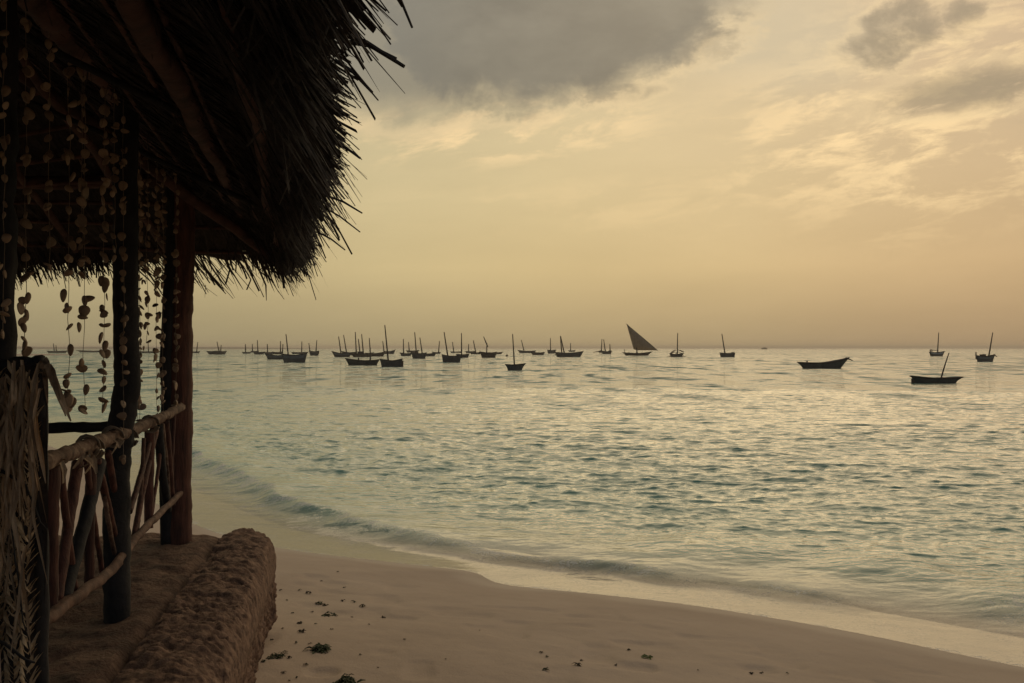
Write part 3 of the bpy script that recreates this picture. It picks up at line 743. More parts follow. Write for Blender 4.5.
# ------------------------------------------------------------------ woven palm screen in the left foreground
scr = empty('woven_palm_screen', (-1.75, 3.05, 0)); tag(scr, 'plaited dry palm leaf screen with ragged loose fronds at the near end of the railing', 'screen')
def sp(px, py, d=3.05): return pix(px, py, d)
log('frame_post', [sp(43, 720, 3.12), sp(42, 540, 3.12), sp(40, 362, 3.12)], .022, .02, M['darkwood'], scr, seed=201, crook=.004)
log('top_bar', [sp(42, 363, 3.10), sp(10, 365, 3.10), sp(-90, 372, 3.10)], .024, .022, M['darkwood'], scr, seed=202, crook=.006)
log('frame_post', [sp(-85, 720, 3.12), sp(-86, 540, 3.12), sp(-86, 364, 3.12)], .022, .02, M['darkwood'], scr, seed=203, crook=.004)
wv = MB()
for col in range(9):                                       # each column is a braid of leaflets slanting left and right
    cx = 30 - col * 15.5
    for i in range(64):
        py = 374 + i * 6.1 + random.uniform(-2.5, 2.5)
        for s in (-1, 1):
            wob = 2.0 * math.sin(py * .02 + col)
            wob += random.gauss(0, 1.0); a = sp(cx + wob + random.gauss(0, .8), py + random.uniform(3, 10), 3.06 + .012 * s); b = sp(cx + wob + s * random.uniform(6.5, 10.5), py - random.uniform(5, 13), 3.075 + random.uniform(-.015, .012))
            m_ = a.lerp(b, .5) + Vector((0, -.016, 0))
            wv.ribbon([b, m_, a], (.006, random.uniform(.008, .014), .006), (s * .75, random.uniform(-.4, .3), .65), random.uniform(.1, .6))
wv.build('woven_panel', M['weave'], scr)
bk = MB()                                                  # the panel's backing of older leaves closes the gaps
bx = sp(-28, 540, 3.10)
n_, k_ = 40, 50
for i in range(120):
    px = random.uniform(-92, 41); a = sp(px, random.uniform(362, 420), 3.11 + random.uniform(-.01, .01)); b = sp(px + random.uniform(-6, 6), random.uniform(560, 740), 3.11 + random.uniform(-.01, .01))
    bk.ribbon([a, a.lerp(b, .5), b], (.02, .03, .02), (1, 0, 0), .1)
bk.build('backing_leaves', M['thatch'], scr)
leaves = []
for k in range(92):
    px = (random.uniform(-12, 20) if k % 3 else random.uniform(18, 40)) if k < 76 else random.uniform(-85, -12); py = random.uniform(358, 400) if k % 2 else random.uniform(385, 560)
    L = random.uniform(40, 150); dx = random.gauss(0, 9)
    d = 3.0 - random.uniform(0, .06)
    a = sp(px, py, d); b = sp(px + dx, py + L, d - random.uniform(-.01, .05)); m_ = a.lerp(b, .5) + Vector((random.gauss(0, .014), -random.uniform(.0, .04), 0))
    w = random.uniform(.003, .009); mb = MB()
    side = Vector((1, random.uniform(-.6, .6), random.uniform(-.2, .2)))
    mb.ribbon([a, a.lerp(m_, .6) + Vector((random.gauss(0, .006), -.006, 0)), m_, m_.lerp(b, .5), b], (w * .6, w, w * 1.1, w * .8, w * .15), side, random.uniform(.2, .9))
    mb.build('dry_leaf', M['leaf'], scr)
for (a, b, w) in (((38, 362), (71, 421), .012), ((40, 366), (66, 416), .010), ((43, 368), (60, 400), .014), ((42, 372), (48, 404), .009), ((41, 362), (52, 386), .010)):   # broken leaf hanging past the post
    p, q = sp(*a, 3.08), sp(*b, 3.0); m_ = p.lerp(q, .45) + Vector((.012, -.02, .03)); mb = MB()
    mb.ribbon([p, p.lerp(m_, .5) + Vector((0, 0, .012)), m_, m_.lerp(q, .5), q], (w * .7, w, w, w * .7, w * .2), (.6, .5, .55), .5); mb.build('dry_leaf', M['leaf'], scr)
for (a, b, r) in (((-4, 470), (26, 482), .006), ((20, 478), (48, 530), .004), ((-3, 640), (36, 662), .006), ((8, 520), (30, 640), .004)):
    log('twig', [sp(*a, 2.95), sp(*b, 2.95)], r, r * .6, M['darkwood'], scr, sides=6, n=6, crook=.004)

# ------------------------------------------------------------------ shell garlands hanging from the ring beam
def make_shell_meshes():
    out = []
    for k in range(3):
        me = bpy.data.meshes.new('shell'); bm_v, bm_f = [], []
        nu, nv = 12, 7; L, W, H = ((1.0, .72, .40), (1.0, .56, .46), (1.0, .86, .30))[k]
        for i in range(nv + 1):
            ph = math.pi * i / nv
            for j in range(nu):
                th = 2 * math.pi * j / nu
                x = math.cos(ph) * L * .5; rr = math.sin(ph) * (1 - .28 * math.cos(ph))
                y = rr * math.cos(th) * W * .5; z = rr * math.sin(th) * H * .5
                if z < 0: z *= .35                         # flat mouth side
                if abs(y) < .06 and z < 0: z += .05
                rib = 1 + .04 * math.cos(th * 6); bm_v.append((x, y * rib, z * rib))
        for i in range(nv):
            for j in range(nu):
                a, b = i * nu + j, i * nu + (j + 1) % nu; bm_f.append((a, b, b + nu, a + nu))
        me.from_pydata(bm_v, [], bm_f); me.update(); me.materials.append(M['shell']); me.polygons.foreach_set('use_smooth', [True] * len(me.polygons)); out.append(me)
    return out
SHELLS = make_shell_meshes()
GLABEL = {}
def garland(d, off, pys, size, label, zt=2.9, bottom=None):
    x = post_x(d) + off; top = Vector((x, d, zt)); rt = empty('shell_garland', top)
    tag(rt, label, 'garland', 'shell garlands hanging from the roof beam')
    zs = [EYE + (HZ - p) / F * d for p in pys]
    zlast = min(zs) - .01
    b = MB(); b.tube([top + Vector((random.gauss(0, .004), 0, -i * (zt - zlast) / 12)) for i in range(13)], .0014, 5); b.build('cord', M['cord'], rt)
    zs = sorted(zs + [z + random.gauss(0, .02) for z in zs if random.random() < .35])[:98]
    for z in zs:
        if z > zt - .01: continue
        o = bpy.data.objects.new('shell', SHELLS[random.randrange(3)]); COL.objects.link(o); adopt(o, rt)
        s = size * random.uniform(.85, 1.35) * 1.08; o.scale = (s, s, s)
        o.location = (random.gauss(0, .007), random.gauss(0, .012), z - zt)
        o.rotation_euler = (random.uniform(0, 6.3), random.gauss(R(55), .6), random.uniform(0, 6.3))
def run(a, b, step, jit=.3):
    y, out = a, []
    while y < b: out.append(y + random.gauss(0, step * jit)); y += step * random.uniform(.6, 1.4)
    return out
garland(3.99, -.005, run(-40, 285, 17) + [298, 309, 315, 322, 328, 340, 346, 352], .038, 'leftmost free shell garland, its big shells crowded just above the palm screen')
garland(3.70, .005, run(-60, 345, 20), .032, 'shell garland lying against the dark post at the left edge')
garland(4.62, 0, run(-30, 285, 16) + [296, 308, 327, 350, 376, 390, 394, 400, 403, 408], .046, 'long shell garland ending over the dark cross rail, nearest the hanging broken leaf')
garland(4.90, 0, run(-10, 290, 15) + [301, 311, 317, 363, 390, 411], .046, 'sparse shell garland with wide gaps, midway between the palm screen and the nearer post')
garland(5.32, 0, run(40, 290, 11) + [297, 309, 312, 325, 338, 346, 354, 364, 380, 389, 400, 408], .046, 'evenly spaced shell garland hanging just left of the nearer full post')
garland(5.30, .06, run(60, 270, 12), .036, 'short shell garland behind the evenly spaced one, ending under the thatch')
garland(5.48, .07, run(120, 460, 13), .038, 'shell garland lying along the near face of the nearer full post')
garland(6.22, 0, run(150, 440, 10), .042, 'shell garland hanging close to the right side of the nearer full post')
garland(6.55, .0, run(155, 350, 9), .036, 'dense shell garland between the two full posts, ending above the horizon')
garland(6.62, -.06, run(160, 425, 11), .038, 'long thin shell garland at the middle of the gap between the two full posts')
garland(6.9, 0, run(165, 425, 8.5), .04, 'dense shell garland just left of the farther post and its dark companion pole')
garland(7.15, .0, run(170, 420, 8.5), .04, 'crowded shell garland at the left edge of the farther post')
garland(7.40, .05, run(172, 415, 8.5), .042, 'shell garland running down the dark side of the farther post to the handrail end')
garland(4.30, .0, run(20, 268, 15), .036, 'shorter shell garland in the shade under the roof, right of the leftmost free one')
garland(5.05, -.05, run(30, 262, 11), .032, 'small shelled garland in the roof shade, between the sparse and the evenly spaced ones')
# ------------------------------------------------------------------ boats
def person(loc, rz, seated, label, shirt):
    me = bpy.data.meshes.new('person')
    if seated:
        J = dict(pel=(0, 0, .12), ch=(0, .02, .45), nk=(0, .03, .62), hd=(0, .06, .78), top=(0, .06, .90))
        legs = [((s * .09, .0, .10), (s * .13, .42, .24), (s * .12, .48, -.16), (s * .12, .60, -.20)) for s in (-1, 1)]
        arms = [((s * .19, .03, .56), (s * .25, .14, .34), (s * .14, .36, .30)) for s in (-1, 1)]
    else:
        J = dict(pel=(0, 0, .92), ch=(0, .02, 1.25), nk=(0, .03, 1.45), hd=(0, .05, 1.60), top=(0, .05, 1.72))
        legs = [((s * .09, 0, .88), (s * .12, .05 * s, .48), (s * .14, .02 * s, .06), (s * .15, .14, .03)) for s in (-1, 1)]
        arms = [((.19, .03, 1.40), (.28, .10, 1.14), (.22, .34, 1.08)), ((-.19, .03, 1.40), (-.27, .02, 1.12), (-.25, .10, .86))]
    v, e, r = [], [], []
    def add(p, rad, link=None):
        v.append(p); r.append(rad)
        if link is not None: e.append((link, len(v) - 1))
        return len(v) - 1
    a = add(J['pel'], .135); c = add(J['ch'], .15, a); n = add(J['nk'], .06, c); h = add(J['hd'], .095, n); add(J['top'], .08, h)
    for L in legs:
        k = a
        for p, rad in zip(L, (.085, .062, .045, .04)): k = add(p, rad, k)
    for A in arms:
        k = c
        for p, rad in zip(A, (.062, .045, .034)): k = add(p, rad, k)
    me.from_pydata(v, e, []); o = bpy.data.objects.new('person', me); COL.objects.link(o)
    sk = o.modifiers.new('skin', 'SKIN')
    for i, sv in enumerate(me.skin_vertices[0].data): sv.radius = (r[i], r[i] * .85); sv.use_root = (i == 0)
    o.modifiers.new('sub', 'SUBSURF').levels = 1; o.modifiers['sub'].render_levels = 1
    dg = bpy.context.evaluated_depsgraph_get(); m2 = bpy.data.meshes.new_from_object(o.evaluated_get(dg)); o.modifiers.clear(); o.data = m2; o.data.name = 'person'
    m2.materials.clear(); m2.materials.append(shirt); m2.materials.append(M['skin'])
    zc = J['nk'][2]
    for p in m2.polygons: p.material_index = 1 if p.center.z > zc else 0; p.use_smooth = True
    o.location = loc; o.rotation_euler = (0, 0, rz); tag(o, label, 'person')
    return o

def hull_mesh(L, B, H, rake_b, rake_s, sheer_b, sheer_s, draft=.35, n=18, k=9):
    """open wooden hull: bow towards +x, waterline at z = 0"""
    v, f = [], []
    def ring(t, inner):
        w = (1 - abs(2 * t - 1) ** 2.6) if t > .5 else (1 - abs(2 * t - 1) ** 4) * .82 + .18 * min(1, t * 6 + .35)
        w = max(w, .02) * B / 2
        top = H * (1 + sheer_b * max(0, (t - .45) / .55) ** 2 + sheer_s * max(0, (.45 - t) / .45) ** 2)
        out = []
        for j in range(k):
            s = j / (k - 1) * 2 - 1; a = abs(s)
            zz = -draft + (top + draft) * a ** 1.7; yy = math.copysign(w * (a ** .62), s) if a > 0 else 0
            if inner: yy *= .9; zz = max(zz, H * .30) if a < .99 else zz
            hz = max(0, zz) / max(top, .01); x0 = -L / 2 + L * t
            xx = x0 + (rake_b * hz * max(0, (t - .55) / .45) ** 1.5) - (rake_s * hz * max(0, (.25 - t) / .25))
            out.append((xx, yy, zz))
        return out
    rings = [ring(i / (n - 1), False) for i in range(n)]
    for rg in rings: v += rg
    for i in range(n - 1):
        for j in range(k - 1): f.append((i * k + j, (i + 1) * k + j, (i + 1) * k + j + 1, i * k + j + 1))
    f.append(tuple(range(k))); f.append(tuple((n - 1) * k + j for j in range(k))[::-1])
    o = len(v); ir = [ring(i / (n - 1), True) for i in range(n)]
    for rg in ir: v += rg
    for i in range(n - 1):
        for j in range(k - 1): f.append((o + i * k + j, o + i * k + j + 1, o + (i + 1) * k + j + 1, o + (i + 1) * k + j))
        f.append((i * k, o + i * k, o + (i + 1) * k, (i + 1) * k)); f.append((i * k + k - 1, (i + 1) * k + k - 1, o + (i + 1) * k + k - 1, o + i * k + k - 1))
    top = lambda t: H * (1 + sheer_b * max(0, (t - .45) / .55) ** 2 + sheer_s * max(0, (.45 - t) / .45) ** 2)
    return v, f, top

def boat(x0, x1, bot, hpx, label, masts=(), bow=1, yaw=12, mat='hull', rake=.12, sheer=.55, stern=.2, cabin=None, sprit=None, frame=False, rud=False, stripe=False,
         deck=True, yard=None, name='dhow', cat='boat', group='bare masted boats moored offshore', outrig=False, stubs=(), thick=1.0, awning=False):
    sheer = sheer * 1.25 + .08; rake = min(.24, rake * 1.25)
    d = (EYE - SEA) * F / (bot - HZ); m = d / F               # metres per pixel at the boat
    cx = (x0 + x1) / 2; L = (x1 - x0) * m / math.cos(R(yaw)); Ht = hpx * m
    pos = Vector(((cx - 512) * m, d, SEA)); rz = R(yaw) if bow > 0 else R(180 - yaw)
    rt = empty(name, pos, rz); tag(rt, label, cat, group)
    rk = rake * L; Lw = L - rk * 1.5; B = min(max(L * .28, .9), 3.2)
    v, f, top = hull_mesh(Lw, B, Ht, rk, rk * .7, sheer, stern); b = MB(); b.add(v, f)
    h = b.build('hull', M[mat], rt, smooth=False)
    sgn = 1 if bow > 0 else -1
    lx = lambda px: (px - cx) * m / math.cos(R(yaw)) * sgn       # along the hull from a pixel column
    if deck:
        k = MB()
        for t in (.2, .36, .52, .68, .82): k.box((-Lw / 2 + Lw * t, 0, Ht * .86), (Lw * .04, B * .8 * (1 - abs(2 * t - 1) ** 2.6), .06))
        k.build('thwart', M['deck'], rt)
        g_ = MB()
        for s in (-1, 1):
            pts = [(-Lw / 2 + Lw * t + rk * max(0, (t - .55) / .45) ** 1.5 - rk * .7 * max(0, (.25 - t) / .25), s * max((1 - abs(2 * t - 1) ** 2.6) if t > .5 else (1 - abs(2 * t - 1) ** 4) * .82 + .18 * min(1, t * 6 + .35), .02) * B / 2 * 1.01, top(t)) for t in np.linspace(0, 1, 14)]
            g_.tube(pts, .045 + .004 * L, 5)
        g_.build('gunwale', M['spar'], rt)
    th = (.055 + .0032 * d ** .82) * .5 * thick
    for (bx, tx, ty) in masts:                                   # foot column, head column and head row
        zt = -(ty - HZ) * m + (EYE - SEA); p0 = Vector((lx(bx), 0, Ht * .2)); p1 = Vector((lx(tx), 0, zt)); q = [p0.lerp(p1, t) + Vector(((t * (1 - t)) * -.06 * zt * (1 if tx > bx else -1) * sgn * (1 if abs(tx - bx) > 8 else 0), 0, 0)) for t in np.linspace(0, 1, 7)]
        k = MB(); k.tube(q, [th * (1.15 - .5 * t) for t in np.linspace(0, 1, 7)], 6); k.build('mast', M['spar'], rt, smooth=True)
    for (bx, hx) in stubs: k = MB(); k.tube([(lx(bx), 0, Ht * .5), (lx(bx), 0, Ht + hx * m)], th * .9, 5); k.build('post', M['spar'], rt)
    if yard:
        a = Vector((lx(yard[0]), .3, -(yard[1] - HZ) * m + 3.0)); c = Vector((lx(yard[2]), .3, -(yard[3] - HZ) * m + 3.0)); k = MB(); k.tube([a, a.lerp(c, .5), c], [th * .8, th, th * .5], 6); k.build('yard', M['spar'], rt)
    if cabin:
        c0, c1, hh = cabin; w = abs(lx(c1) - lx(c0)); k = MB(); xm = (lx(c0) + lx(c1)) / 2
        k.box((xm, 0, Ht * .6 + hh * m * .45), (w, B * .6, Ht * .4 + hh * m)); ca = k.build('cabin', M['hullbrown'], rt)
        k = MB(); k.box((xm, 0, Ht * .8 + hh * m * .96), (w * 1.15, B * .72, .08)); k.build('roof', M['deck'], ca)
        k = MB()
        for q in (-.25, .25): k.box((xm + w * q, -B * .302, Ht + hh * m * .55), (w * .28, .03, hh * m * .4))
        k.build('window', M['darkwood'], ca)
    if sprit:
        k = MB(); k.tube([((Lw / 2 + rk) * .86, 0, top(1) * .98), (lx(sprit[0]), 0, -(sprit[1] - HZ) * m + 3.0)], [th, th * .5], 5); k.build('bowsprit', M['spar'], rt)
    if frame:
        k = MB(); zf = Ht + 2.2 * m * 1.2; xs = -Lw / 2 + .05 * L
        for s in (-1, 1): k.tube([(xs, s * B * .25, Ht * .6), (xs - .1, s * B * .25, zf)], th * .8, 5)
        k.tube([(xs - .1, -B * .27, zf), (xs - .1, B * .27, zf)], th * .8, 5); k.tube([(xs - .1, 0, zf * .97), (xs + L * .45, 0, zf * .93)], th * .6, 5); k.build('stern_frame', M['spar'], rt)
    if rud:
        k = MB(); k.box((-Lw / 2 - rk * .25 - .12, 0, Ht * .35), (.35, .07, Ht * 1.25)); k.build('rudder', M['hullbrown'], rt)
    if stripe:
        k = MB()
        for s in (-1, 1):
            vs_ = []
            ts = np.linspace(.06, .9, 12)
            for t in ts:
                w = (max((1 - abs(2 * t - 1) ** 2.6) if t > .5 else (1 - abs(2 * t - 1) ** 4) * .82 + .18 * min(1, t * 6 + .35), .02)) * B / 2
                for hz in (.52, .9):
                    a = ((hz * top(t) + .35) / (top(t) + .35)) ** (1 / 1.7); x = -Lw / 2 + Lw * t + rk * hz * max(0, (t - .55) / .45) ** 1.5 - rk * .7 * hz * max(0, (.25 - t) / .25)
                    vs_.append((x, s * (w * a ** .62 + .03), hz * top(t)))
            k.add(vs_, [(2 * i, 2 * i + 2, 2 * i + 3, 2 * i + 1) for i in range(len(ts) - 1)])
        k.build('painted_band', M[stripe], h)
    if outrig:
        for s in (-1, 1):
            k = MB(); k.tube([(-Lw * .42, s * B * 2.0, .05), (-Lw * .2, s * B * 2.05, .12), (Lw * .25, s * B * 2.05, .12), (Lw * .42, s * B * 2.0, .22)], .11, 6); k.build('float', M['hullbrown'], rt)
        k = MB()
        for x in (-Lw * .18, Lw * .2): k.tube([(x, t * B * 2.05, Ht * (1.7 - .9 * t * t) - .5 * Ht * abs(t) + .1) for t in np.linspace(-1, 1, 9)], .08, 5)
        k.build('outrigger_arm', M['spar'], rt)
    if awning:
        k = MB(); k.ribbon([(-Lw * .55, 0, Ht * 1.2), (-Lw * .3, 0, Ht * 2.1), (-.02 * Lw, 0, Ht * 2.7), (Lw * .28, 0, Ht * 2.5), (Lw * .6, 0, Ht * 1.9)], [B * .5] * 5, (0, 1, 0), .12); k.build('awning', M['hullbrown'], rt)
    rt.rotation_euler.x = R(random.uniform(-1.5, 1.5))
    return rt, m, d

# right hand group, nearest first
LOCAL = True
boat(908, 963, 383, 4.7, 'long low dark boat with one mast raked forward, nearest on the right', [(940.5, 950.5, 353)], bow=1, yaw=10, mat='hull', rake=.14, sheer=.1, stern=.5, rud=True, thick=.8)
boat(796, 848, 368.3, 5.3, 'mastless dark dhow with a high pointed bow and a short bowsprit', bow=1, yaw=6, mat='hull', rake=.15, sheer=.75, stern=.15, sprit=(853.8, 360.6), stubs=((806.5, 2.2), (836, .5)))
boat(974, 996, 361.7, 5.2, 'boat with a small cabin and a mast leaning right, at the far right', [(988.5, 994.5, 332.5)], bow=1, yaw=15, sheer=.25, stern=.2, cabin=(980.5, 984.5, 3.2), sprit=(999, 357), stubs=((974.8, 4.5),), stripe='hullgrey')
boat(928, 945, 356.1, 3.6, 'small boat with an upright mast and a stern frame, behind the long low boat', [(937.5, 938.8, 332.5)], bow=1, yaw=12, sheer=.2, frame=True, stripe='whitepaint')
boat(720.5, 734.5, 357.1, 3.9, 'dark tubby boat with its mast leaning left, alone right of the sailing dhow', [(725.6, 722.4, 333.8)], bow=-1, yaw=25, sheer=.05, stern=.05, rake=.05, cabin=(731, 733.5, 1.6))
boat(669, 684, 356.9, 2.7, 'outrigger boat with an upright mast and curved arms, beside the sailing dhow', [(677.3, 678, 333)], bow=1, yaw=22, sheer=.3, outrig=True, awning=True, name='outrigger_boat')
# the dhow under sail
rt, m, d = boat(622, 651.5, 355.4, 2.1, 'dhow under full lateen sail with its crew aboard', [(637.5, 634.5, 334)], bow=1, yaw=8, sheer=.55, stern=.4, rake=.14, name='sailing_dhow', group=None, thick=.9, mat='hullbrown', cat='sailing boat')
cx = (622 + 651.5) / 2
def sl(px, py, y=.5): return Vector(((px - cx) * m / math.cos(R(8)), y, (HZ - py) * m + 3.0))
A, Bq, Cq = sl(627, 324.2), sl(658.2, 350.3), sl(634.2, 350)
n = 16; SV, SF = [], []
for i in range(n + 1):
    t = i / n; lu = A.lerp(Bq, t)
    if t <= .03: le = A.lerp(Cq, .03)
    else: le = A.lerp(Cq, min(1, t * 1.55)) if t * 1.55 < 1 else Cq.lerp(Bq, (t * 1.55 - 1) / .55)
    for j in range(9):
        s = j / 8; p = lu.lerp(le, s); p = p + Vector((0, -1.5 * math.sin(math.pi * s) * math.sin(math.pi * min(1, t * 1.05)), 0)); p.x += .5 * math.sin(math.pi * s) * (1 - t); SV.append(p)
for i in range(n):
    for j in range(8): SF.append((i * 9 + j, (i + 1) * 9 + j, (i + 1) * 9 + j + 1, i * 9 + j + 1))
sb = MB(); sb.add(SV, SF); so = sb.build('sail', M['sail'], rt, smooth=True)
md = so.modifiers.new('thickness', 'SOLIDIFY'); md.thickness = .03
yb = MB(); yb.tube([A + (A - Bq) * .02, A.lerp(Bq, .5) + Vector((0, .1, .05)), Bq + (Bq - A) * .015], [.09, .17, .12], 6); yb.build('yard', M['spar'], rt, smooth=True)
def aboard(px, dz): return Vector(((px - 512) * m, d - .1, SEA + dz))
person(aboard(624.6, 2.1 * m * 1.15), R(-80), False, 'person standing at the stern of the sailing dhow', M['cloth'])
person(aboard(628.8, 2.1 * m * .9), R(-70), True, 'person seated low behind the standing one, under the edge of the sail', M['cloth'])
person(aboard(636.6, 2.1 * m * .9), R(100), True, 'person seated amidships below the foot of the sail', M['cloth'])
# middle and left of the anchorage
boat(505, 524.5, 370.4, 5.6, 'tubby dark boat with one tall upright mast, nearest in the middle', [(514.6, 512.6, 334)], bow=1, yaw=28, sheer=.1, stern=.1, rake=.2, mat='hull', thick=.9)
boat(379.8, 403, 366.8, 6.2, 'dark boat with the tallest mast of all and a reddish rudder', [(388.6, 384.4, 325)], bow=-1, yaw=15, sheer=.15, stern=.3, rake=.08, rud=True, mat='hull')
boat(345.5, 380, 365.2, 4.6, 'long mastless black hull lying left of the boat with the tallest mast', bow=-1, yaw=10, sheer=.35, rake=.10, stubs=((358.5, 2.8), (370.5, 3.6)))
boat(281, 308, 362.4, 7.2, 'dhow with a pale grey upper hull and a mast leaning left', [(288.6, 285.4, 334)], bow=-1, yaw=14, sheer=.1, stern=.3, rake=.1, stripe='hullgrey', mat='hull')
boat(265, 287, 359.4, 3.8, 'low hull poking out left of the grey topped dhow', bow=-1, yaw=8, sheer=.5, rake=.14, stripe='hullgrey', stubs=((272, 1.5),))
boat(441.8, 461, 362.4, 6.4, 'dark boat with its mast leaning left, left of the nearest middle boat', [(448.6, 444.4, 332)], bow=1, yaw=18, sheer=.0, stern=.25, rake=.08)
boat(456, 469, 357.7, 3.2, 'small dark boat with a straight upright mast, touching the right of a bigger one', [(461.6, 461.6, 333)], bow=1, yaw=15, sheer=.1, rake=.1)
boat(411, 427, 358.6, 5.0, 'dark boat with two masts close together behind the tallest masted boat', [(416.6, 414.4, 332)], bow=-1, yaw=15, sheer=.2, cabin=(414, 418, 1.8))
boat(419, 436, 356.1, 2.4, 'low boat with a thin left leaning mast, half behind another dark boat', [(422.6, 420, 337.5)], bow=1, yaw=10, sheer=.3)
boat(480, 497, 357.6, 4.8, 'brown boat with a short mast and a yard slanting up left', [(486.6, 487, 343)], bow=-1, yaw=18, sheer=.15, yard=(488.2, 347, 484, 336.5), sprit=(478.5, 352.5), mat='hullbrown')
boat(554.6, 583, 356.9, 3.9, 'dhow with two spars meeting in a point above it', [(562, 560.4, 336), (565, 560.6, 336)], bow=1, yaw=10, sheer=.3, rake=.1, cabin=(555.8, 558.4, 1.2))
boat(547, 556, 353.5, 3.2, 'boat with an upright mast just left of the dhow with two meeting spars', [(550.6, 550.4, 338)], bow=1, yaw=20, sheer=.1, cabin=(552, 555, .8))
boat(531, 545, 355.0, 2.4, 'low mastless hull between two masted boats', bow=-1, yaw=10, sheer=.4, mat='hullbrown')
boat(518, 536, 353.0, 2.0, 'long thin hull with a faint left leaning mast, behind the mastless one', [(524.4, 521.4, 340)], bow=-1, yaw=8, sheer=.3)
boat(601.5, 612, 354.0, 2.6, 'boat with two masts and a long bowsprit pointing left', [(605.6, 603.8, 339.4), (610.2, 609.8, 344)], bow=-1, yaw=12, sheer=.2, sprit=(593.5, 352.4), cabin=(608.5, 611.4, 1.2))
boat(598.5, 604, 352.8, 1.4, 'thin masted hull half hidden behind the boat with the long bowsprit', [(601.2, 602, 339)], bow=-1, yaw=12, sheer=.2)
boat(568, 575.5, 351.7, 1.2, 'tiny far boat with one mast, seen above the dhow with meeting spars', [(570.6, 570.6, 343)], bow=1, yaw=10, sheer=.2)
boat(332, 352, 357.0, 3.6, 'dark low boat at the left end of the big cluster, its mast leaning left', [(341.4, 338.4, 336.4)], bow=-1, yaw=8, sheer=.45, rake=.14, stripe='hullgrey')
boat(341.5, 357, 355.2, 2.8, 'boat with a left leaning mast, second in the big cluster', [(346.8, 343.4, 335)], bow=-1, yaw=8, sheer=.3)
boat(351, 373, 357.0, 3.2, 'boat with a cabin and two masts in the middle of the big cluster', [(356.6, 355.4, 332), (363.6, 361.6, 334), (360.5, 358.4, 339)], bow=1, yaw=8, sheer=.3, cabin=(357.5, 363.5, 3.0), mat='hullbrown')
boat(365, 385, 356.4, 3.0, 'brown low boat with a short mast, right of the cabin boat in the big cluster', [(370.6, 369.4, 338)], bow=1, yaw=8, sheer=.5, mat='hullbrown')
boat(383, 395, 353.9, 2.6, 'far hull showing behind the tallest mast', [(384.4, 382.8, 341)], bow=1, yaw=8, sheer=.5)
boat(400, 412, 356.0, 2.6, 'small low boat with a thin upright mast, right of the reddish rudder', [(403.6, 403.4, 339)], bow=-1, yaw=10, sheer=.2)
boat(406, 419, 352.5, 1.8, 'faint brown hull with a thin mast near the horizon, behind the small low boat', [(409.4, 408.6, 342)], bow=1, yaw=8, sheer=.2, mat='hullbrown')
boat(432, 441, 353.7, 1.4, 'faint far boat between the masted pairs, its mast leaning right', [(438.4, 439.6, 341)], bow=-1, yaw=8, sheer=.2)
boat(450, 462, 352.8, 1.1, 'thin far hull right behind the boat with the straight upright mast', [(453.8, 452.6, 342)], bow=1, yaw=8, sheer=.2)
boat(465, 476, 353.0, 1.6, 'tiny far boat with a short mast, left of the brown boat with the slanting yard', [(468.6, 468.6, 344)], bow=1, yaw=8, sheer=.2)
boat(470, 481, 354.2, 1.6, 'far boat with a left leaning mast touching the brown boat with the yard', [(476, 473.4, 340.4)], bow=1, yaw=8, sheer=.2)
boat(488, 502.5, 354.2, 1.6, 'low far hull showing right of the brown boat with the yard', bow=1, yaw=8, sheer=.3)
boat(206.5, 227.5, 354.4, 2.8, 'far low boat with a small cabin, near the right hand hut post', [(219.6, 217, 341.6), (220.6, 221.4, 345)], bow=-1, yaw=8, sheer=.1, cabin=(214, 221, 1.2))
boat(188, 200.5, 353.0, 1.4, 'far thin hull just right of the hut post', [(196.6, 198, 342)], bow=-1, yaw=8, sheer=.2)
boat(242, 251, 353.6, 1.4, 'far boat with a short upright mast, first right of the cabin boat by the post', [(245.6, 245.4, 344)], bow=1, yaw=8, sheer=.2)
boat(250.5, 259, 352.6, 1.5, 'far boat with a short mast, second right of the cabin boat by the post', [(252.6, 252.4, 344)], bow=1, yaw=8, sheer=.2)
boat(253, 265, 354.4, 2.3, 'far dark boat with a taller mast, left of the grey topped dhow', [(258, 257.2, 340)], bow=-1, yaw=8, sheer=.2)
boat(264, 273, 354.5, 2.2, 'far dark boat with a short mast behind the low poking hull', [(267.6, 267.4, 344)], bow=1, yaw=8, sheer=.2)
boat(272, 282, 354.2, 2.0, 'far boat whose thin mast stands just left of the grey topped dhow', [(280.4, 280.4, 341), (282.2, 282.8, 344)], bow=1, yaw=8, sheer=.2, mat='hullbrown')
boat(291, 308, 354.0, 1.6, 'long thin far hull behind the grey topped dhow', [(301.6, 301.8, 341.4)], bow=1, yaw=6, sheer=.2)
boat(309, 319.6, 355.5, 4.0, 'dark boat with two masts spread apart, right of the grey topped dhow', [(310.2, 308.6, 343), (315.8, 317, 340)], bow=-1, yaw=12, sheer=.15, cabin=(316, 319, .6))
boat(47, 67, 352.9, 1.7, 'far boat with two masts seen through the hut, above the palm screen', [(54.6, 53.6, 343.4), (56.4, 56, 345)], bow=1, yaw=8, sheer=.2)
boat(76, 112, 352.2, 1.3, 'long dark far hull seen through the hut between the shell garlands', bow=-1, yaw=8, sheer=.3)
boat(136, 160, 353.0, 1.5, 'far boat seen through the gap between the two full posts', [(148.6, 148, 342)], bow=1, yaw=8, sheer=.2)
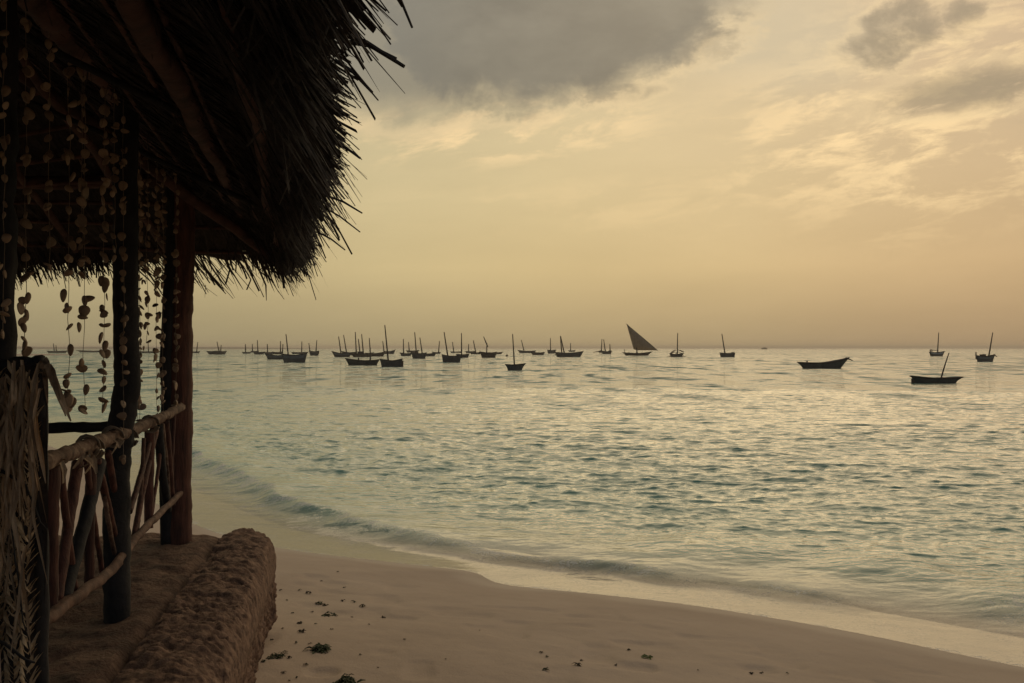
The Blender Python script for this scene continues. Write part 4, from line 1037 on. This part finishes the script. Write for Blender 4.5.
# ship on the horizon and a mooring buoy
boat(761, 767.5, 349.3, 1.2, 'tiny ship on the horizon line right of the sailing dhow', bow=1, yaw=5, sheer=.1, deck=False, cabin=(763, 766, .9), name='ship', cat='ship', group=None)
bu = MB(); dB = 3 * F / (356.4 - HZ); c = Vector(((507 - 512) / F * dB, dB, SEA))
prof = [(0, -.2), (.34, -.1), (.46, .15), (.40, .42), (.20, .62), (.08, .70), (.08, .95), (0, .97)]
vv = [(r_ * math.cos(t), r_ * math.sin(t), z_) for r_, z_ in prof for t in np.linspace(0, 2 * math.pi, 12, endpoint=False)]
bu.add(vv, [(i * 12 + j, i * 12 + (j + 1) % 12, (i + 1) * 12 + (j + 1) % 12, (i + 1) * 12 + j) for i in range(len(prof) - 1) for j in range(12)])
bo = bu.build('mooring_buoy', M['hullbrown'], None, True); bo.location = c; tag(bo, 'small dark mooring buoy floating behind the nearest middle boat', 'buoy')

LOCAL = False
# ------------------------------------------------------------------ weed and scraps on the sand
bpy.context.view_layer.update()
def on_sand(px, py):
    lo, hi = 3.0, 20.0
    for _ in range(30):
        d = (lo + hi) / 2; x = (px - 512) / F * d; z = EYE + (HZ - py) / F * d
        if z > ground_z(x, d): lo = d
        else: hi = d
    # read the finished sand surface at this spot
    ob = bpy.data.objects['beach']; hit, p, nrm, idx = ob.ray_cast(Vector((x, d, 3)), Vector((0, 0, -1)))
    return p if hit else Vector((x, d, ground_z(x, d)))
def clump(px, py, w, label, group=None, mat='weed', n=30, name='seaweed_clump', cat='seaweed', h=.35):
    p = on_sand(px, py); mb = MB(); sc = w * p.y / F / 2
    for i in range(n):
        a = random.uniform(0, 6.28); r0 = sc * random.random() ** .7; c0 = Vector((random.gauss(0, .30) * sc * min(1, n / 25), random.gauss(0, .5) * sc * min(1, n / 25), sc * h * random.random() ** 2 + .004))
        d_ = Vector((math.cos(a + random.gauss(0, .8)), math.sin(a + random.gauss(0, .8)), random.uniform(-.1, .15))).normalized(); L = sc * random.uniform(.4, .9)
        q = [c0, c0 + d_ * L * .5 + Vector((0, 0, L * .14)), c0 + d_ * L]; q[2].z = max(q[2].z * .5, .003)
        wd = sc * (random.uniform(.05, .15) if n > 12 else random.uniform(.12, .32)); mb.ribbon(q, (wd * .6, wd, wd * .3), (-d_.y, d_.x, random.uniform(-.5, .5)), random.uniform(.2, .8))
    o = mb.build(name, M[mat]); o.location = p + Vector((0, 0, .002)); o.rotation_euler.z = 0
    return tag(o, label, cat, group)
clump(320, 650, 24, 'biggest dark green seaweed clump on the sand beside the stone wall', n=90, h=.16)
clump(346, 682, 28, 'seaweed clump on the sand at the bottom edge of the picture, below the biggest one', n=70, h=.16)
clump(278, 656, 20, 'small flat seaweed patch between the stone wall and the biggest clump', n=40, h=.2)
clump(648, 659, 18, 'single pale green leaf lying on the open sand', mat='greenleaf', n=6, name='green_leaf', cat='leaf', h=.2)
clump(615, 690, 16, 'dark seaweed tuft at the bottom edge, in the middle of the sand', n=24, h=.3)
clump(329, 615, 18, 'flat dark seaweed patch above the biggest clump, farther up the sand', n=30, h=.2)
for k, (px, py, w) in enumerate(((265, 661, 9), (300, 624, 8), (302, 632, 12), (321, 603, 13), (326, 605, 8), (343, 601, 7), (354, 602, 8), (362, 606, 9), (384, 614, 7), (293, 613, 5), (281, 590, 5), (309, 593, 9),
                   (300, 590, 6), (272, 637, 6), (262, 642, 6), (268, 622, 7), (291, 657, 8), (541, 652, 5), (547, 656, 6), (577, 665, 13), (582, 659, 6), (545, 669, 10), (629, 650, 7),
                   (616, 664, 6), (698, 671, 4), (751, 674, 8), (761, 673, 7), (786, 674, 5), (996, 607, 5), (369, 625, 4), (338, 572, 4), (352, 616, 5), (310, 644, 5), (287, 600, 4), (405, 640, 4), (285, 671, 7), (298, 677, 6), (446, 660, 3), (480, 630, 3), (276, 618, 6), (283, 629, 5), (312, 612, 5), (296, 643, 6), (332, 630, 4), (306, 664, 7), (360, 655, 5), (378, 668, 4), (322, 580, 4), (345, 588, 4), (290, 680, 5), (274, 602, 5), (316, 625, 4))):
    clump(px, py, w * 1.1, 'small dark scrap of dried weed lying on the sand', 'weed scraps scattered on the sand', 'debris' if k % 3 else 'weed', 7, 'weed_scrap', 'weed', .3)
